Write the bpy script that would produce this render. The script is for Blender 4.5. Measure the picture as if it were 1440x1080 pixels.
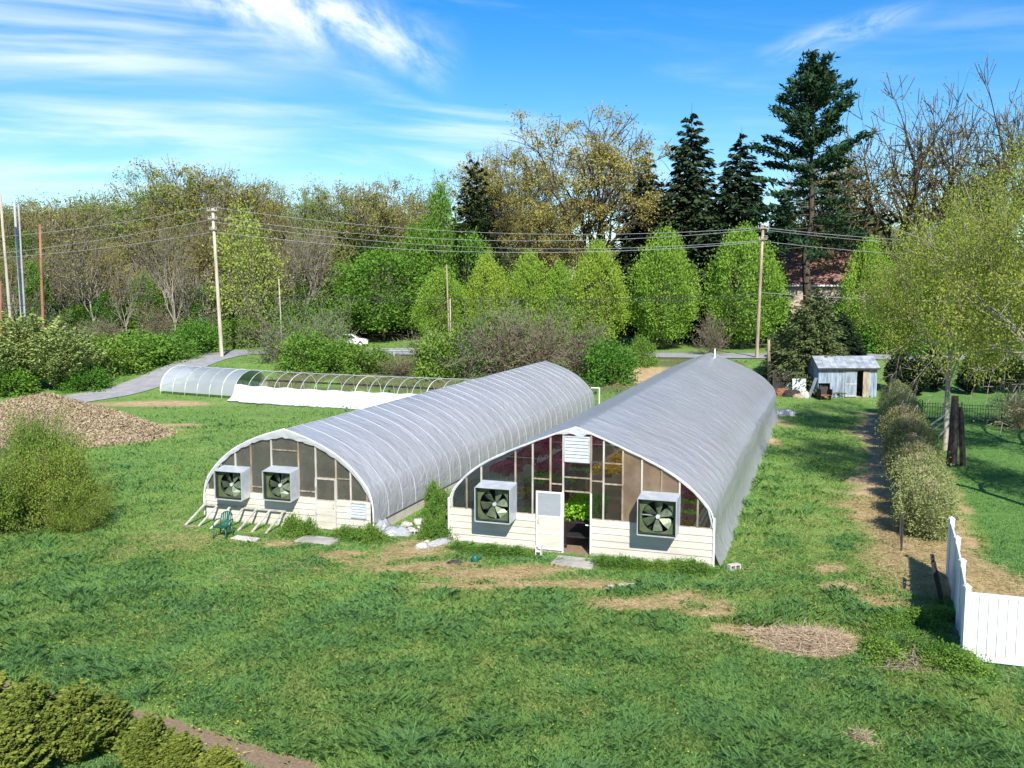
import bpy, bmesh, math, random
import numpy as np
from mathutils import Vector, Matrix
for o in list(bpy.data.objects): bpy.data.objects.remove(o)
SC = bpy.context.scene
COL = SC.collection
R_ = math.radians
# ---------------------------------------------------------------- camera
F_PX, HORIZON, CAM_H = 1300.0, 403.0, 9.0            # in pixels of the 1440 x 1080 photograph, metres
PITCH = math.atan((540 - HORIZON) / F_PX)
cam_d = bpy.data.cameras.new('camera'); cam = bpy.data.objects.new('camera', cam_d); COL.objects.link(cam)
cam.location = (0, 0, CAM_H); cam.rotation_euler = (math.pi / 2 - PITCH, 0, 0)
cam_d.sensor_fit = 'HORIZONTAL'; cam_d.angle = 2 * math.atan(720 / F_PX); cam_d.clip_end = 6000
SC.camera = cam
# ---------------------------------------------------------------- sky, sun, exposure
SUN = Vector((0.17, -1.0, 0)).normalized(); SUN_EL = R_(39)
w = bpy.data.worlds.new('World'); SC.world = w; w.use_nodes = True
def sky_nodes(nt):
    N, L = nt.nodes, nt.links
    N.clear()
    out = N.new('ShaderNodeOutputWorld'); bg = N.new('ShaderNodeBackground'); L.new(bg.outputs[0], out.inputs[0])
    bg.inputs[1].default_value = 0.11
    sky = N.new('ShaderNodeTexSky'); sky.sky_type = 'NISHITA'; sky.sun_disc = False
    sky.sun_elevation = SUN_EL; sky.sun_rotation = math.atan2(SUN.x, SUN.y)
    sky.air_density = 1.0; sky.dust_density = 0.25; sky.ozone_density = 3.0; sky.altitude = 100
    hs = N.new('ShaderNodeHueSaturation'); hs.inputs['Saturation'].default_value = 1.45; hs.inputs['Value'].default_value = 0.96; hs.inputs['Hue'].default_value = 0.505
    L.new(sky.outputs[0], hs.inputs['Color'])
    tc = N.new('ShaderNodeTexCoord'); sep = N.new('ShaderNodeSeparateXYZ'); L.new(tc.outputs['Generated'], sep.inputs[0])
    def m(op, a, b=None, c=None, clamp=False):
        n = N.new('ShaderNodeMath'); n.operation = op; n.use_clamp = clamp
        for i, v in enumerate((a, b, c)):
            if v is None: continue
            if isinstance(v, (int, float)): n.inputs[i].default_value = v
            else: L.new(v, n.inputs[i])
        return n.outputs[0]
    az = m('MULTIPLY', m('ARCTAN2', sep.outputs[0], sep.outputs[1]), 57.2958)     # degrees, right of north
    el = m('MULTIPLY', m('ARCSINE', sep.outputs[2]), 57.2958)
    def noise(kx, ky, tilt, scale, det, seed, dist=0.0, rough=0.55):
        u = m('MULTIPLY', az, kx); v_ = m('MULTIPLY', m('ADD', el, m('MULTIPLY', az, tilt)), ky)
        c = N.new('ShaderNodeCombineXYZ'); L.new(u, c.inputs[0]); L.new(v_, c.inputs[1]); c.inputs[2].default_value = seed
        t = N.new('ShaderNodeTexNoise'); L.new(c.outputs[0], t.inputs['Vector'])
        t.inputs['Scale'].default_value = scale; t.inputs['Detail'].default_value = det; t.inputs['Roughness'].default_value = rough
        t.inputs['Distortion'].default_value = dist
        return t.outputs['Fac']
    def smooth(x, a, b):
        n = N.new('ShaderNodeMapRange'); n.interpolation_type = 'SMOOTHSTEP'; L.new(x, n.inputs[0])
        n.inputs[1].default_value = a; n.inputs[2].default_value = b
        return n.outputs[0]
    # thin cirrus: long fibres, broken by a broad field
    fib = smooth(noise(0.05, 0.42, 0.10, 1.0, 7, 1.3, 0.5), 0.47, 0.78)
    broad = smooth(noise(0.028, 0.09, 0.0, 1.0, 2, 7.7), 0.42, 0.62)
    thin = m('MULTIPLY', m('MULTIPLY', m('MULTIPLY', fib, broad), 0.75), m('SUBTRACT', 1.0, m('MULTIPLY', smooth(az, -4.0, 8.0), 0.7)))
    # veil in the west (left), low over the woods
    west = m('MULTIPLY', smooth(m('MULTIPLY', az, -1), 6.0, 24.0), m('SUBTRACT', 1.0, smooth(el, 13.0, 19.0)))
    veil = m('MULTIPLY', west, smooth(noise(0.03, 0.34, -0.03, 1.0, 6, 3.1, 0.6), 0.36, 0.72))
    # the bright ragged band of cirrus running down to the right
    wob = m('MULTIPLY', m('SUBTRACT', noise(0.16, 0.16, 0, 1.0, 5, 9.2), 0.5), 4.0)
    line = m('ADD', m('ADD', m('MULTIPLY', m('ADD', az, 12.0), 0.24), m('SUBTRACT', el, 15.3)), wob)
    band = m('SUBTRACT', 1.0, smooth(m('ABSOLUTE', line), 0.0, 2.6))
    span = m('MULTIPLY', smooth(az, -60.0, -24.0), m('SUBTRACT', 1.0, smooth(az, -8.0, -2.0)))
    rag = smooth(noise(0.22, 0.40, 0.5, 1.0, 8, 2.2, 0.25, 0.65), 0.28, 0.72)
    band = m('MULTIPLY', m('MULTIPLY', band, span), rag)
    # second faint streak high on the right
    l2 = m('ADD', m('MULTIPLY', m('SUBTRACT', az, 19.0), -0.22), m('SUBTRACT', el, 14.0))
    b2 = m('MULTIPLY', m('MULTIPLY', m('SUBTRACT', 1.0, smooth(m('ABSOLUTE', l2), 0.0, 1.1)), m('SUBTRACT', 1.0, smooth(m('ABSOLUTE', m('SUBTRACT', az, 19.0)), 1.0, 5.5))), m('MULTIPLY', smooth(noise(0.3, 0.9, -0.22, 1.0, 7, 5.5, 0.6, 0.65), 0.3, 0.75), 0.42))
    cl = m('ADD', m('ADD', m('MULTIPLY', thin, 0.8), m('MULTIPLY', veil, 0.75)), m('ADD', band, b2), clamp=True)
    cl = m('MULTIPLY', cl, smooth(el, -1.0, 4.0))
    mix = N.new('ShaderNodeMix'); mix.data_type = 'RGBA'
    L.new(cl, mix.inputs[0]); L.new(hs.outputs[0], mix.inputs[6]); mix.inputs[7].default_value = (7.0, 7.4, 7.8, 1)
    L.new(mix.outputs[2], bg.inputs[0])
sky_nodes(w.node_tree)
sd = bpy.data.lights.new('sun', 'SUN'); sd.energy = 4.9; sd.angle = R_(0.53); sd.color = (1.0, 0.95, 0.87)
sun = bpy.data.objects.new('sun', sd); COL.objects.link(sun); sun.location = (0, 0, 60)
sv = Vector((SUN.x * math.cos(SUN_EL), SUN.y * math.cos(SUN_EL), math.sin(SUN_EL)))
sun.rotation_euler = sv.to_track_quat('Z', 'Y').to_euler()
SC.view_settings.view_transform = 'Standard'; SC.view_settings.look = 'None'
SC.view_settings.exposure = 0.72; SC.view_settings.gamma = 1.0; SC.view_settings.use_curve_mapping = False
SC.render.engine = 'CYCLES'
SC.cycles.max_bounces = 8; SC.cycles.transparent_max_bounces = 16

# ---------------------------------------------------------------- terrain and picture-to-ground helper
def sst(t):
    t = np.clip(t, 0, 1); return t * t * (3 - 2 * t)
def tz(x, y):
    x = np.asarray(x, float); y = np.asarray(y, float)
    return 2.0 * sst((y - 68) / 26) + 2.2 * sst((y - 100) / 45)
def ray(px, py):
    s, c = math.sin(PITCH), math.cos(PITCH)
    a = (px - 720) / F_PX; b = -(py - 540) / F_PX
    return Vector((a, c + b * s, -s + b * c))
def P(px, py):                                         # where a ray meets the ground
    d = ray(px, py); z = 0.0
    for _ in range(60):
        t = (z - CAM_H) / d.z; z = 0.5 * z + 0.5 * float(tz(d.x * t, d.y * t))
    t = (z - CAM_H) / d.z
    return Vector((d.x * t, d.y * t, float(tz(d.x * t, d.y * t))))
def D(px, py, depth):                                  # a point at a known distance north
    d = ray(px, py); t = depth / d.y; return Vector((d.x * t, depth, CAM_H + d.z * t))
def G(x, y): return Vector((x, y, float(tz(x, y))))

# value noise for masks
_rs = np.random.RandomState(5); _lat = _rs.rand(256, 256)
def vnoise(x, y, sc, off=0):
    x = np.asarray(x, float) / sc + 37.3 + off; y = np.asarray(y, float) / sc + 91.7 + off * 1.7
    xi = np.floor(x).astype(int); yi = np.floor(y).astype(int); fx = sst(x - xi); fy = sst(y - yi)
    g = lambda i, j: _lat[i % 256, j % 256]
    return (g(xi, yi) * (1 - fx) + g(xi + 1, yi) * fx) * (1 - fy) + (g(xi, yi + 1) * (1 - fx) + g(xi + 1, yi + 1) * fx) * fy
def fbm(x, y, sc, off=0, n=4):
    s = 0; a = 0.5; t = 0
    for i in range(n): s = s + a * vnoise(x, y, sc / 2 ** i, off + i * 13); t += a; a *= 0.55
    return s / t

# ---------------------------------------------------------------- materials
MAT = {}
def nodes_of(name):
    m = bpy.data.materials.new(name); m.use_nodes = True; nt = m.node_tree; nt.nodes.clear()
    out = nt.nodes.new('ShaderNodeOutputMaterial'); MAT[name] = m
    return m, nt, nt.nodes, nt.links, out
def tex_noise(nt, scale, det=4, rough=0.6, vec=None, dist=0):
    t = nt.nodes.new('ShaderNodeTexNoise'); t.inputs['Scale'].default_value = scale; t.inputs['Detail'].default_value = det
    t.inputs['Roughness'].default_value = rough; t.inputs['Distortion'].default_value = dist
    if vec is not None: nt.links.new(vec, t.inputs['Vector'])
    return t.outputs['Fac']
def ramp(nt, fac, stops):
    r = nt.nodes.new('ShaderNodeValToRGB'); e = r.color_ramp.elements
    while len(e) < len(stops): e.new(0.5)
    for i, (p, c) in enumerate(stops):
        e[i].position = p; e[i].color = (*c, 1) if len(c) == 3 else c
    nt.links.new(fac, r.inputs[0]); return r.outputs[0]
def mixc(nt, fac, a, b, mode='MIX'):
    n = nt.nodes.new('ShaderNodeMix'); n.data_type = 'RGBA'; n.blend_type = mode
    for s, v in ((0, fac), (6, a), (7, b)):
        if isinstance(v, (int, float)): n.inputs[s].default_value = v
        elif isinstance(v, tuple): n.inputs[s].default_value = (*v, 1)
        else: nt.links.new(v, n.inputs[s])
    return n.outputs[2]
def mapr(nt, x, a, b, c=0.0, d=1.0):
    n = nt.nodes.new('ShaderNodeMapRange'); nt.links.new(x, n.inputs[0])
    for i, v in enumerate((a, b, c, d)): n.inputs[i + 1].default_value = v
    return n.outputs[0]
def attr(nt, name):
    a = nt.nodes.new('ShaderNodeAttribute'); a.attribute_name = name; return a.outputs['Fac']
def objco(nt, scale=(1, 1, 1), gen=False):
    t = nt.nodes.new('ShaderNodeTexCoord'); mp = nt.nodes.new('ShaderNodeMapping'); mp.inputs['Scale'].default_value = scale
    nt.links.new(t.outputs['Object'], mp.inputs[0]); return mp.outputs[0]
def bump(nt, h, strength=0.3, dist=0.02):
    b = nt.nodes.new('ShaderNodeBump'); b.inputs['Strength'].default_value = strength; b.inputs['Distance'].default_value = dist
    nt.links.new(h, b.inputs['Height']); return b.outputs[0]
def surf(name, c1, c2, scale=3.0, rough=0.7, metal=0.0, det=5, stretch=(1, 1, 1), bmp=0.15, bdist=0.01, lo=0.35, hi=0.65, vary=0.12, spec=0.4):
    """weathered surface: two colours broken up by noise, per-object shift, fine relief"""
    m, nt, N, L, out = nodes_of(name)
    p = N.new('ShaderNodeBsdfPrincipled'); L.new(p.outputs[0], out.inputs[0])
    co = objco(nt, stretch); n1 = tex_noise(nt, scale, det, 0.62, co)
    col = ramp(nt, n1, [(lo, c1), (hi, c2)])
    oi = N.new('ShaderNodeObjectInfo')
    hv = N.new('ShaderNodeHueSaturation'); L.new(col, hv.inputs['Color']); L.new(mapr(nt, oi.outputs['Random'], 0, 1, 1 - vary, 1 + vary), hv.inputs['Value'])
    L.new(hv.outputs[0], p.inputs['Base Color'])
    p.inputs['Roughness'].default_value = rough; p.inputs['Metallic'].default_value = metal; p.inputs['Specular IOR Level'].default_value = spec
    if bmp: L.new(bump(nt, tex_noise(nt, scale * 5, 4, 0.6, co), bmp, bdist), p.inputs['Normal'])
    return m
def foliage(name, a, b, trans=0.3, vary=0.18, c=None):
    m, nt, N, L, out = nodes_of(name)
    v = attr(nt, 'v')
    col = ramp(nt, v, [(0.0, a), (1.0, b)] if c is None else [(0.0, a), (0.55, b), (1.0, c)])
    oi = N.new('ShaderNodeObjectInfo')
    hv = N.new('ShaderNodeHueSaturation'); L.new(col, hv.inputs['Color'])
    L.new(mapr(nt, oi.outputs['Random'], 0, 1, 1 - vary, 1 + vary), hv.inputs['Value'])
    L.new(mapr(nt, oi.outputs['Random'], 0, 1, 0.515, 0.485), hv.inputs['Hue'])
    d = N.new('ShaderNodeBsdfDiffuse'); t = N.new('ShaderNodeBsdfTranslucent'); mx = N.new('ShaderNodeMixShader'); mx.inputs[0].default_value = trans
    L.new(hv.outputs[0], d.inputs[0]); L.new(hv.outputs[0], t.inputs[0]); L.new(d.outputs[0], mx.inputs[1]); L.new(t.outputs[0], mx.inputs[2]); L.new(mx.outputs[0], out.inputs[0])
    return m

# ---------------------------------------------------------------- mesh helpers
def npmesh(name, V, F, mat, attrs=None, smooth=False):
    """V n x 3, F m x k (all faces alike)"""
    V = np.asarray(V, np.float32); F = np.asarray(F, np.int32); k = F.shape[1]
    me = bpy.data.meshes.new(name); me.vertices.add(len(V)); me.vertices.foreach_set('co', V.ravel())
    me.loops.add(F.size); me.loops.foreach_set('vertex_index', F.ravel())
    me.polygons.add(len(F)); me.polygons.foreach_set('loop_start', np.arange(0, F.size, k, dtype=np.int32))
    me.polygons.foreach_set('loop_total', np.full(len(F), k, np.int32))
    if smooth: me.polygons.foreach_set('use_smooth', np.ones(len(F), bool))
    for an, av in (attrs or {}).items():
        at_ = me.attributes.new(an, 'FLOAT', 'POINT'); at_.data.foreach_set('value', np.asarray(av, np.float32))
    me.update(); me.validate()
    if mat: me.materials.append(MAT[mat] if isinstance(mat, str) else mat)
    return me
def link(name, me, parent=None, loc=None, rz=None):
    o = bpy.data.objects.new(name, me); COL.objects.link(o)
    if parent is not None: o.parent = parent
    if loc is not None: o.location = loc
    if rz is not None: o.rotation_euler = (0, 0, rz)
    return o
def tag(o, label, cat, group=None, kind=None):
    if label: o['label'] = label
    if cat: o['category'] = cat
    if group: o['group'] = group
    if kind: o['kind'] = kind
    return o
def thing(name, label, cat, loc=(0, 0, 0), rz=0, group=None):
    o = bpy.data.objects.new(name, None); COL.objects.link(o); o.location = loc; o.rotation_euler = (0, 0, rz); o.empty_display_size = 0.2
    return tag(o, label, cat, group)
def copy_tree(root, loc, rz=0, scale=1.0, label=None, group=None):
    def rec(o, par):
        c = o.copy(); COL.objects.link(c); c.parent = par
        for ch in o.children: rec(ch, c)
        return c
    r = rec(root, None); place(r, loc, rz, scale, label, group); return r
def place(r, loc, rz=0, scale=1.0, label=None, group=None):
    r.location = loc; r.rotation_euler = (0, 0, rz)
    r.scale = scale if isinstance(scale, tuple) else (scale,) * 3
    if label: r['label'] = label
    if group: r['group'] = group
class MB:
    def __init__(s): s.v = []; s.f = []
    def add(s, V, F):
        b = len(s.v); s.v += [tuple(p) for p in V]; s.f += [tuple(b + i for i in f) for f in F]; return s
    def box(s, x0, x1, y0, y1, z0, z1, M=None):
        V = [Vector((x, y, z)) for z in (z0, z1) for y in (y0, y1) for x in (x0, x1)]
        if M is not None: V = [M @ p for p in V]
        return s.add(V, [(0, 2, 3, 1), (4, 5, 7, 6), (0, 1, 5, 4), (2, 6, 7, 3), (0, 4, 6, 2), (1, 3, 7, 5)])
    def bar(s, a, b, wx, wy, up=(0, 0, 1)):            # rectangular bar from a to b
        a = Vector(a); b = Vector(b); d = (b - a).normalized(); u = Vector(up)
        if abs(d.dot(u)) > 0.95: u = Vector((0, 1, 0))
        e = d.cross(u).normalized() * wx / 2; g = e.cross(d).normalized() * wy / 2
        V = [p + e * i + g * j for p in (a, b) for i, j in ((-1, -1), (1, -1), (1, 1), (-1, 1))]
        return s.add(V, [(3, 2, 1, 0), (4, 5, 6, 7), (0, 1, 5, 4), (1, 2, 6, 5), (2, 3, 7, 6), (3, 0, 4, 7)])
    def tube(s, pts, r, k=6, cap=True):
        pts = [Vector(p) for p in pts]; n = len(pts); rs = r if isinstance(r, (list, tuple)) else [r] * n; V = []; F = []
        for i, p in enumerate(pts):
            d = (pts[min(i + 1, n - 1)] - pts[max(i - 1, 0)]).normalized(); u = Vector((0, 0, 1)) if abs(d.z) < 0.9 else Vector((1, 0, 0))
            e = d.cross(u).normalized(); g = e.cross(d).normalized()
            V += [p + (e * math.cos(2 * math.pi * j / k) + g * math.sin(2 * math.pi * j / k)) * rs[i] for j in range(k)]
        for i in range(n - 1):
            for j in range(k): F.append((i * k + j, i * k + (j + 1) % k, (i + 1) * k + (j + 1) % k, (i + 1) * k + j))
        if cap: F += [tuple(range(k))[::-1], tuple(range((n - 1) * k, n * k))]
        return s.add(V, F)
    def poly(s, pts2, y0, y1):                         # polygon in XZ, given thickness in Y
        n = len(pts2); V = [(x, y0, z) for x, z in pts2] + [(x, y1, z) for x, z in pts2]
        return s.add(V, [tuple(range(n)), tuple(range(2 * n - 1, n - 1, -1))] + [(i, i + n, (i + 1) % n + n, (i + 1) % n) for i in range(n)])
    def lathe(s, prof, k=16, c=(0, 0, 0)):
        n = len(prof); V = [(c[0] + r * math.cos(2 * math.pi * j / k), c[1] + r * math.sin(2 * math.pi * j / k), c[2] + z) for r, z in prof for j in range(k)]
        F = [(i * k + j, i * k + (j + 1) % k, (i + 1) * k + (j + 1) % k, (i + 1) * k + j) for i in range(n - 1) for j in range(k)]
        if prof[0][0] > 0.001: F.append(tuple(range(k))[::-1])
        if prof[-1][0] > 0.001: F.append(tuple(range((n - 1) * k, n * k)))
        return s.add(V, F)
    def mesh(s, name, mat, smooth=False, bevel=0):
        me = bpy.data.meshes.new(name); me.from_pydata(s.v, [], s.f)
        bm = bmesh.new(); bm.from_mesh(me); bmesh.ops.recalc_face_normals(bm, faces=bm.faces)
        if bevel: bmesh.ops.bevel(bm, geom=list(bm.edges), offset=bevel, segments=1, affect='EDGES', clamp_overlap=True)
        bm.to_mesh(me); bm.free()
        if smooth: me.polygons.foreach_set('use_smooth', [True] * len(me.polygons))
        me.materials.append(MAT[mat]); return me
    def obj(s, name, mat, parent=None, smooth=False, bevel=0, loc=None):
        return link(name, s.mesh(name, mat, smooth, bevel), parent, loc)
# ---------------------------------------------------------------- material library
def make_ground():
    m, nt, N, L, out = nodes_of('ground')
    p = N.new('ShaderNodeBsdfPrincipled'); L.new(p.outputs[0], out.inputs[0]); p.inputs['Roughness'].default_value = 0.95; p.inputs['Specular IOR Level'].default_value = 0.1
    co = objco(nt)
    big = tex_noise(nt, 0.22, 4, 0.6, co); mid = tex_noise(nt, 1.6, 5, 0.65, co); fine = tex_noise(nt, 14, 5, 0.7, co)
    g = ramp(nt, big, [(0.36, (0.12, 0.23, 0.05)), (0.5, (0.155, 0.28, 0.06)), (0.64, (0.21, 0.31, 0.085))])
    g = mixc(nt, mapr(nt, mid, 0.4, 0.7), g, (0.10, 0.19, 0.045))
    g = mixc(nt, mapr(nt, fine, 0.45, 0.75, 0, 0.7), g, (0.20, 0.23, 0.07))
    lawn = ramp(nt, mid, [(0.3, (0.075, 0.165, 0.04)), (0.7, (0.125, 0.24, 0.055))])
    g = mixc(nt, attr(nt, 'lawn'), g, lawn)
    litter = ramp(nt, fine, [(0.35, (0.075, 0.055, 0.032)), (0.65, (0.16, 0.125, 0.075))])
    g = mixc(nt, attr(nt, 'woods'), g, litter)
    dirt = ramp(nt, mid, [(0.3, (0.30, 0.20, 0.105)), (0.55, (0.46, 0.335, 0.19)), (0.75, (0.52, 0.41, 0.26))])
    dirt = mixc(nt, mapr(nt, fine, 0.5, 0.8, 0, 0.6), dirt, (0.22, 0.16, 0.085))
    df = N.new('ShaderNodeMath'); df.operation = 'ADD'; L.new(attr(nt, 'dirt'), df.inputs[0]); L.new(mapr(nt, fine, 0.3, 0.7, -0.28, 0.28), df.inputs[1])
    g = mixc(nt, mapr(nt, df.outputs[0], 0.35, 0.62), g, dirt)
    soil = ramp(nt, fine, [(0.3, (0.15, 0.10, 0.062)), (0.7, (0.34, 0.25, 0.165))])
    sf = N.new('ShaderNodeMath'); sf.operation = 'ADD'; L.new(attr(nt, 'soil'), sf.inputs[0]); L.new(mapr(nt, fine, 0.3, 0.7, -0.25, 0.25), sf.inputs[1])
    g = mixc(nt, mapr(nt, sf.outputs[0], 0.35, 0.62), g, soil)
    L.new(g, p.inputs['Base Color'])
    L.new(bump(nt, fine, 0.6, 0.05), p.inputs['Normal'])
make_ground()
def make_film():
    """milky polythene: scatters, lets light through, some sheen; wrinkles as relief"""
    for name, base, tr, dif, wr in (('film', (0.775, 0.79, 0.815), 0.50, 0.82, 0.85), ('film_clear', (0.62, 0.66, 0.70), 0.35, 0.62, 0.4), ('film_white', (0.83, 0.83, 0.83), 0.15, 1.0, 0.5)):
        m, nt, N, L, out = nodes_of(name)
        co = objco(nt)
        n1 = tex_noise(nt, 1.0, 5, 0.55, objco(nt, (0.7, 2.2, 2.2)), 0.6); n2 = tex_noise(nt, 0.35, 3, 0.5, co); n3 = tex_noise(nt, 5.0, 3, 0.5, objco(nt, (0.5, 2.5, 0.5)))
        s = N.new('ShaderNodeMath'); s.operation = 'MULTIPLY_ADD'; L.new(n3, s.inputs[0]); s.inputs[1].default_value = 0.22; L.new(n1, s.inputs[2])
        nrm = bump(nt, s.outputs[0], wr, 0.10)
        col = mixc(nt, mapr(nt, n2, 0.35, 0.7), base, tuple(c * 0.88 for c in base)); col = mixc(nt, mapr(nt, tex_noise(nt, 1.0, 6, 0.65, objco(nt, (0.25, 3.0, 0.4)), 0.4), 0.5, 0.8, 0, 0.35), col, tuple(c * 0.62 for c in base))
        d = N.new('ShaderNodeBsdfDiffuse'); t = N.new('ShaderNodeBsdfTranslucent'); g = N.new('ShaderNodeBsdfGlossy'); x = N.new('ShaderNodeBsdfTransparent')
        L.new(col, d.inputs[0]); L.new(col, t.inputs[0]); g.inputs['Roughness'].default_value = 0.28; g.inputs[0].default_value = (0.9, 0.93, 1.0, 1)
        x.inputs[0].default_value = (0.92, 0.94, 0.96, 1)
        for b in (d, t, g): L.new(nrm, b.inputs['Normal'])
        m1 = N.new('ShaderNodeMixShader'); m1.inputs[0].default_value = tr; L.new(d.outputs[0], m1.inputs[1]); L.new(t.outputs[0], m1.inputs[2])
        m2 = N.new('ShaderNodeMixShader'); m2.inputs[0].default_value = dif; L.new(x.outputs[0], m2.inputs[1]); L.new(m1.outputs[0], m2.inputs[2])
        fr = N.new('ShaderNodeFresnel'); fr.inputs[0].default_value = 1.5; L.new(nrm, fr.inputs['Normal'])
        fm = N.new('ShaderNodeMath'); fm.operation = 'MULTIPLY'; L.new(fr.outputs[0], fm.inputs[0]); fm.inputs[1].default_value = 0.8
        m3 = N.new('ShaderNodeMixShader'); L.new(fm.outputs[0], m3.inputs[0]); L.new(m2.outputs[0], m3.inputs[1]); L.new(g.outputs[0], m3.inputs[2])
        L.new(m3.outputs[0], out.inputs[0])
make_film()
def make_pane(name, tint, dirt_col, lo, hi):
    m, nt, N, L, out = nodes_of(name)
    co = objco(nt); n = tex_noise(nt, 2.0, 5, 0.6, co); n2 = tex_noise(nt, 1.2, 2, 0.5, co)
    x = N.new('ShaderNodeBsdfTransparent'); x.inputs[0].default_value = (*tint, 1)
    d = N.new('ShaderNodeBsdfDiffuse'); d.inputs[0].default_value = (*dirt_col, 1)
    t = N.new('ShaderNodeBsdfTranslucent'); t.inputs[0].default_value = (*dirt_col, 1)
    dt = N.new('ShaderNodeMixShader'); dt.inputs[0].default_value = 0.55; L.new(d.outputs[0], dt.inputs[1]); L.new(t.outputs[0], dt.inputs[2])
    mx = N.new('ShaderNodeMixShader'); L.new(mapr(nt, n, 0.3, 0.75, lo, hi), mx.inputs[0]); L.new(x.outputs[0], mx.inputs[1]); L.new(dt.outputs[0], mx.inputs[2])
    g = N.new('ShaderNodeBsdfGlossy'); g.inputs['Roughness'].default_value = 0.08; nb = bump(nt, n2, 0.2, 0.05); L.new(nb, g.inputs['Normal'])
    fr = N.new('ShaderNodeFresnel'); fr.inputs[0].default_value = 1.45; L.new(nb, fr.inputs['Normal'])
    m3 = N.new('ShaderNodeMixShader'); L.new(fr.outputs[0], m3.inputs[0]); L.new(mx.outputs[0], m3.inputs[1]); L.new(g.outputs[0], m3.inputs[2]); L.new(m3.outputs[0], out.inputs[0])
make_pane('pane', (0.93, 0.93, 0.91), (0.30, 0.29, 0.26), 0.0, 0.13)
make_pane('pane_frosted', (0.80, 0.74, 0.64), (0.58, 0.44, 0.31), 0.35, 0.70)
make_pane('pane_grey', (0.70, 0.70, 0.68), (0.30, 0.285, 0.235), 0.30, 0.62)
surf('siding', (0.45, 0.415, 0.345), (0.55, 0.52, 0.445), 1.6, 0.6, stretch=(0.5, 1, 2), vary=0.05, bmp=0.08)
surf('white_paint', (0.62, 0.62, 0.60), (0.72, 0.72, 0.70), 3, 0.5, vary=0.04, bmp=0.05)
surf('vinyl', (0.52, 0.53, 0.51), (0.70, 0.71, 0.72), 0.9, 0.42, lo=0.2, hi=0.5, vary=0.04, bmp=0.0)
surf('old_wood', (0.16, 0.12, 0.085), (0.36, 0.30, 0.22), 3, 0.85, stretch=(2, 2, 0.5), vary=0.2)
surf('grey_wood', (0.30, 0.28, 0.25), (0.50, 0.47, 0.42), 4, 0.85, stretch=(2, 2, 0.4), vary=0.15)
surf('galv', (0.46, 0.49, 0.52), (0.64, 0.67, 0.70), 4, 0.42, 0.35, vary=0.06, bmp=0.05)
surf('hood_metal', (0.38, 0.42, 0.46), (0.52, 0.55, 0.58), 3, 0.45, 0.2, vary=0.05, bmp=0.05)
surf('hoop_tape', (0.58, 0.60, 0.63), (0.66, 0.68, 0.71), 2, 0.5, vary=0.02, bmp=0)
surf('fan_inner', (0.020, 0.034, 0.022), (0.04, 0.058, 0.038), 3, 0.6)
surf('fan_green', (0.06, 0.085, 0.035), (0.10, 0.125, 0.058), 3, 0.55, 0.1, vary=0.1)
surf('fan_blade', (0.10, 0.135, 0.08), (0.17, 0.20, 0.135), 4, 0.45, 0.3, vary=0.1)
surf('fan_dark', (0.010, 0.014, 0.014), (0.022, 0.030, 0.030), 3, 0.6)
surf('concrete', (0.26, 0.24, 0.215), (0.40, 0.375, 0.34), 3, 0.9, bmp=0.35, vary=0.12)
surf('block', (0.48, 0.43, 0.40), (0.64, 0.58, 0.54), 8, 0.9, bmp=0.4, vary=0.12)
surf('asphalt', (0.24, 0.24, 0.245), (0.34, 0.335, 0.33), 1.2, 0.9, bmp=0.3, vary=0.02)
surf('gravel_edge', (0.30, 0.27, 0.22), (0.42, 0.38, 0.31), 3, 0.95, vary=0.02)
surf('steel_rail', (0.30, 0.31, 0.32), (0.44, 0.45, 0.46), 3, 0.5, 0.4)
surf('pole_wood', (0.20, 0.145, 0.10), (0.40, 0.32, 0.235), 1.5, 0.9, stretch=(3, 3, 0.35), vary=0.15)
surf('pole_pale', (0.30, 0.255, 0.20), (0.50, 0.44, 0.36), 1.5, 0.9, stretch=(3, 3, 0.35), vary=0.1)
surf('pole_grey', (0.24, 0.245, 0.25), (0.38, 0.385, 0.39), 1.5, 0.7, stretch=(3, 3, 0.35), vary=0.1)
surf('pole_red', (0.20, 0.09, 0.05), (0.34, 0.17, 0.10), 1.5, 0.9, stretch=(3, 3, 0.35), vary=0.1)
surf('wire', (0.40, 0.41, 0.42), (0.52, 0.53, 0.54), 1, 0.45, 0.5, vary=0.05, bmp=0)
surf('wire_black', (0.03, 0.03, 0.03), (0.06, 0.06, 0.06), 1, 0.5, vary=0.05, bmp=0)
surf('insulator', (0.30, 0.31, 0.33), (0.44, 0.45, 0.47), 4, 0.3)
surf('bark', (0.075, 0.060, 0.045), (0.17, 0.14, 0.11), 3, 0.95, stretch=(3, 3, 0.5), vary=0.2)
surf('bark_pale', (0.22, 0.19, 0.15), (0.38, 0.34, 0.28), 3, 0.95, stretch=(3, 3, 0.5), vary=0.15)
surf('bark_dark', (0.035, 0.028, 0.020), (0.085, 0.065, 0.045), 3, 0.95, stretch=(3, 3, 0.5), vary=0.2)
surf('twig_brown', (0.095, 0.072, 0.05), (0.19, 0.15, 0.108), 2, 0.95, vary=0.2, bmp=0)
surf('twig_grey', (0.10, 0.088, 0.07), (0.21, 0.185, 0.15), 2, 0.95, vary=0.2, bmp=0)
surf('chip', (0.20, 0.14, 0.085), (0.42, 0.33, 0.23), 9, 0.95, vary=0.05)
surf('straw', (0.36, 0.26, 0.16), (0.60, 0.48, 0.33), 6, 0.95, vary=0.05, bmp=0)
surf('chair_green', (0.008, 0.085, 0.060), (0.015, 0.12, 0.085), 3, 0.4, vary=0.03, bmp=0)
surf('shed_paint_shaded', (0.13, 0.175, 0.235), (0.33, 0.38, 0.44), 1.6, 0.8, stretch=(2.5, 2.5, 0.5), vary=0.1)  # bluish dappled tree shade is put into this colour
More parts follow.
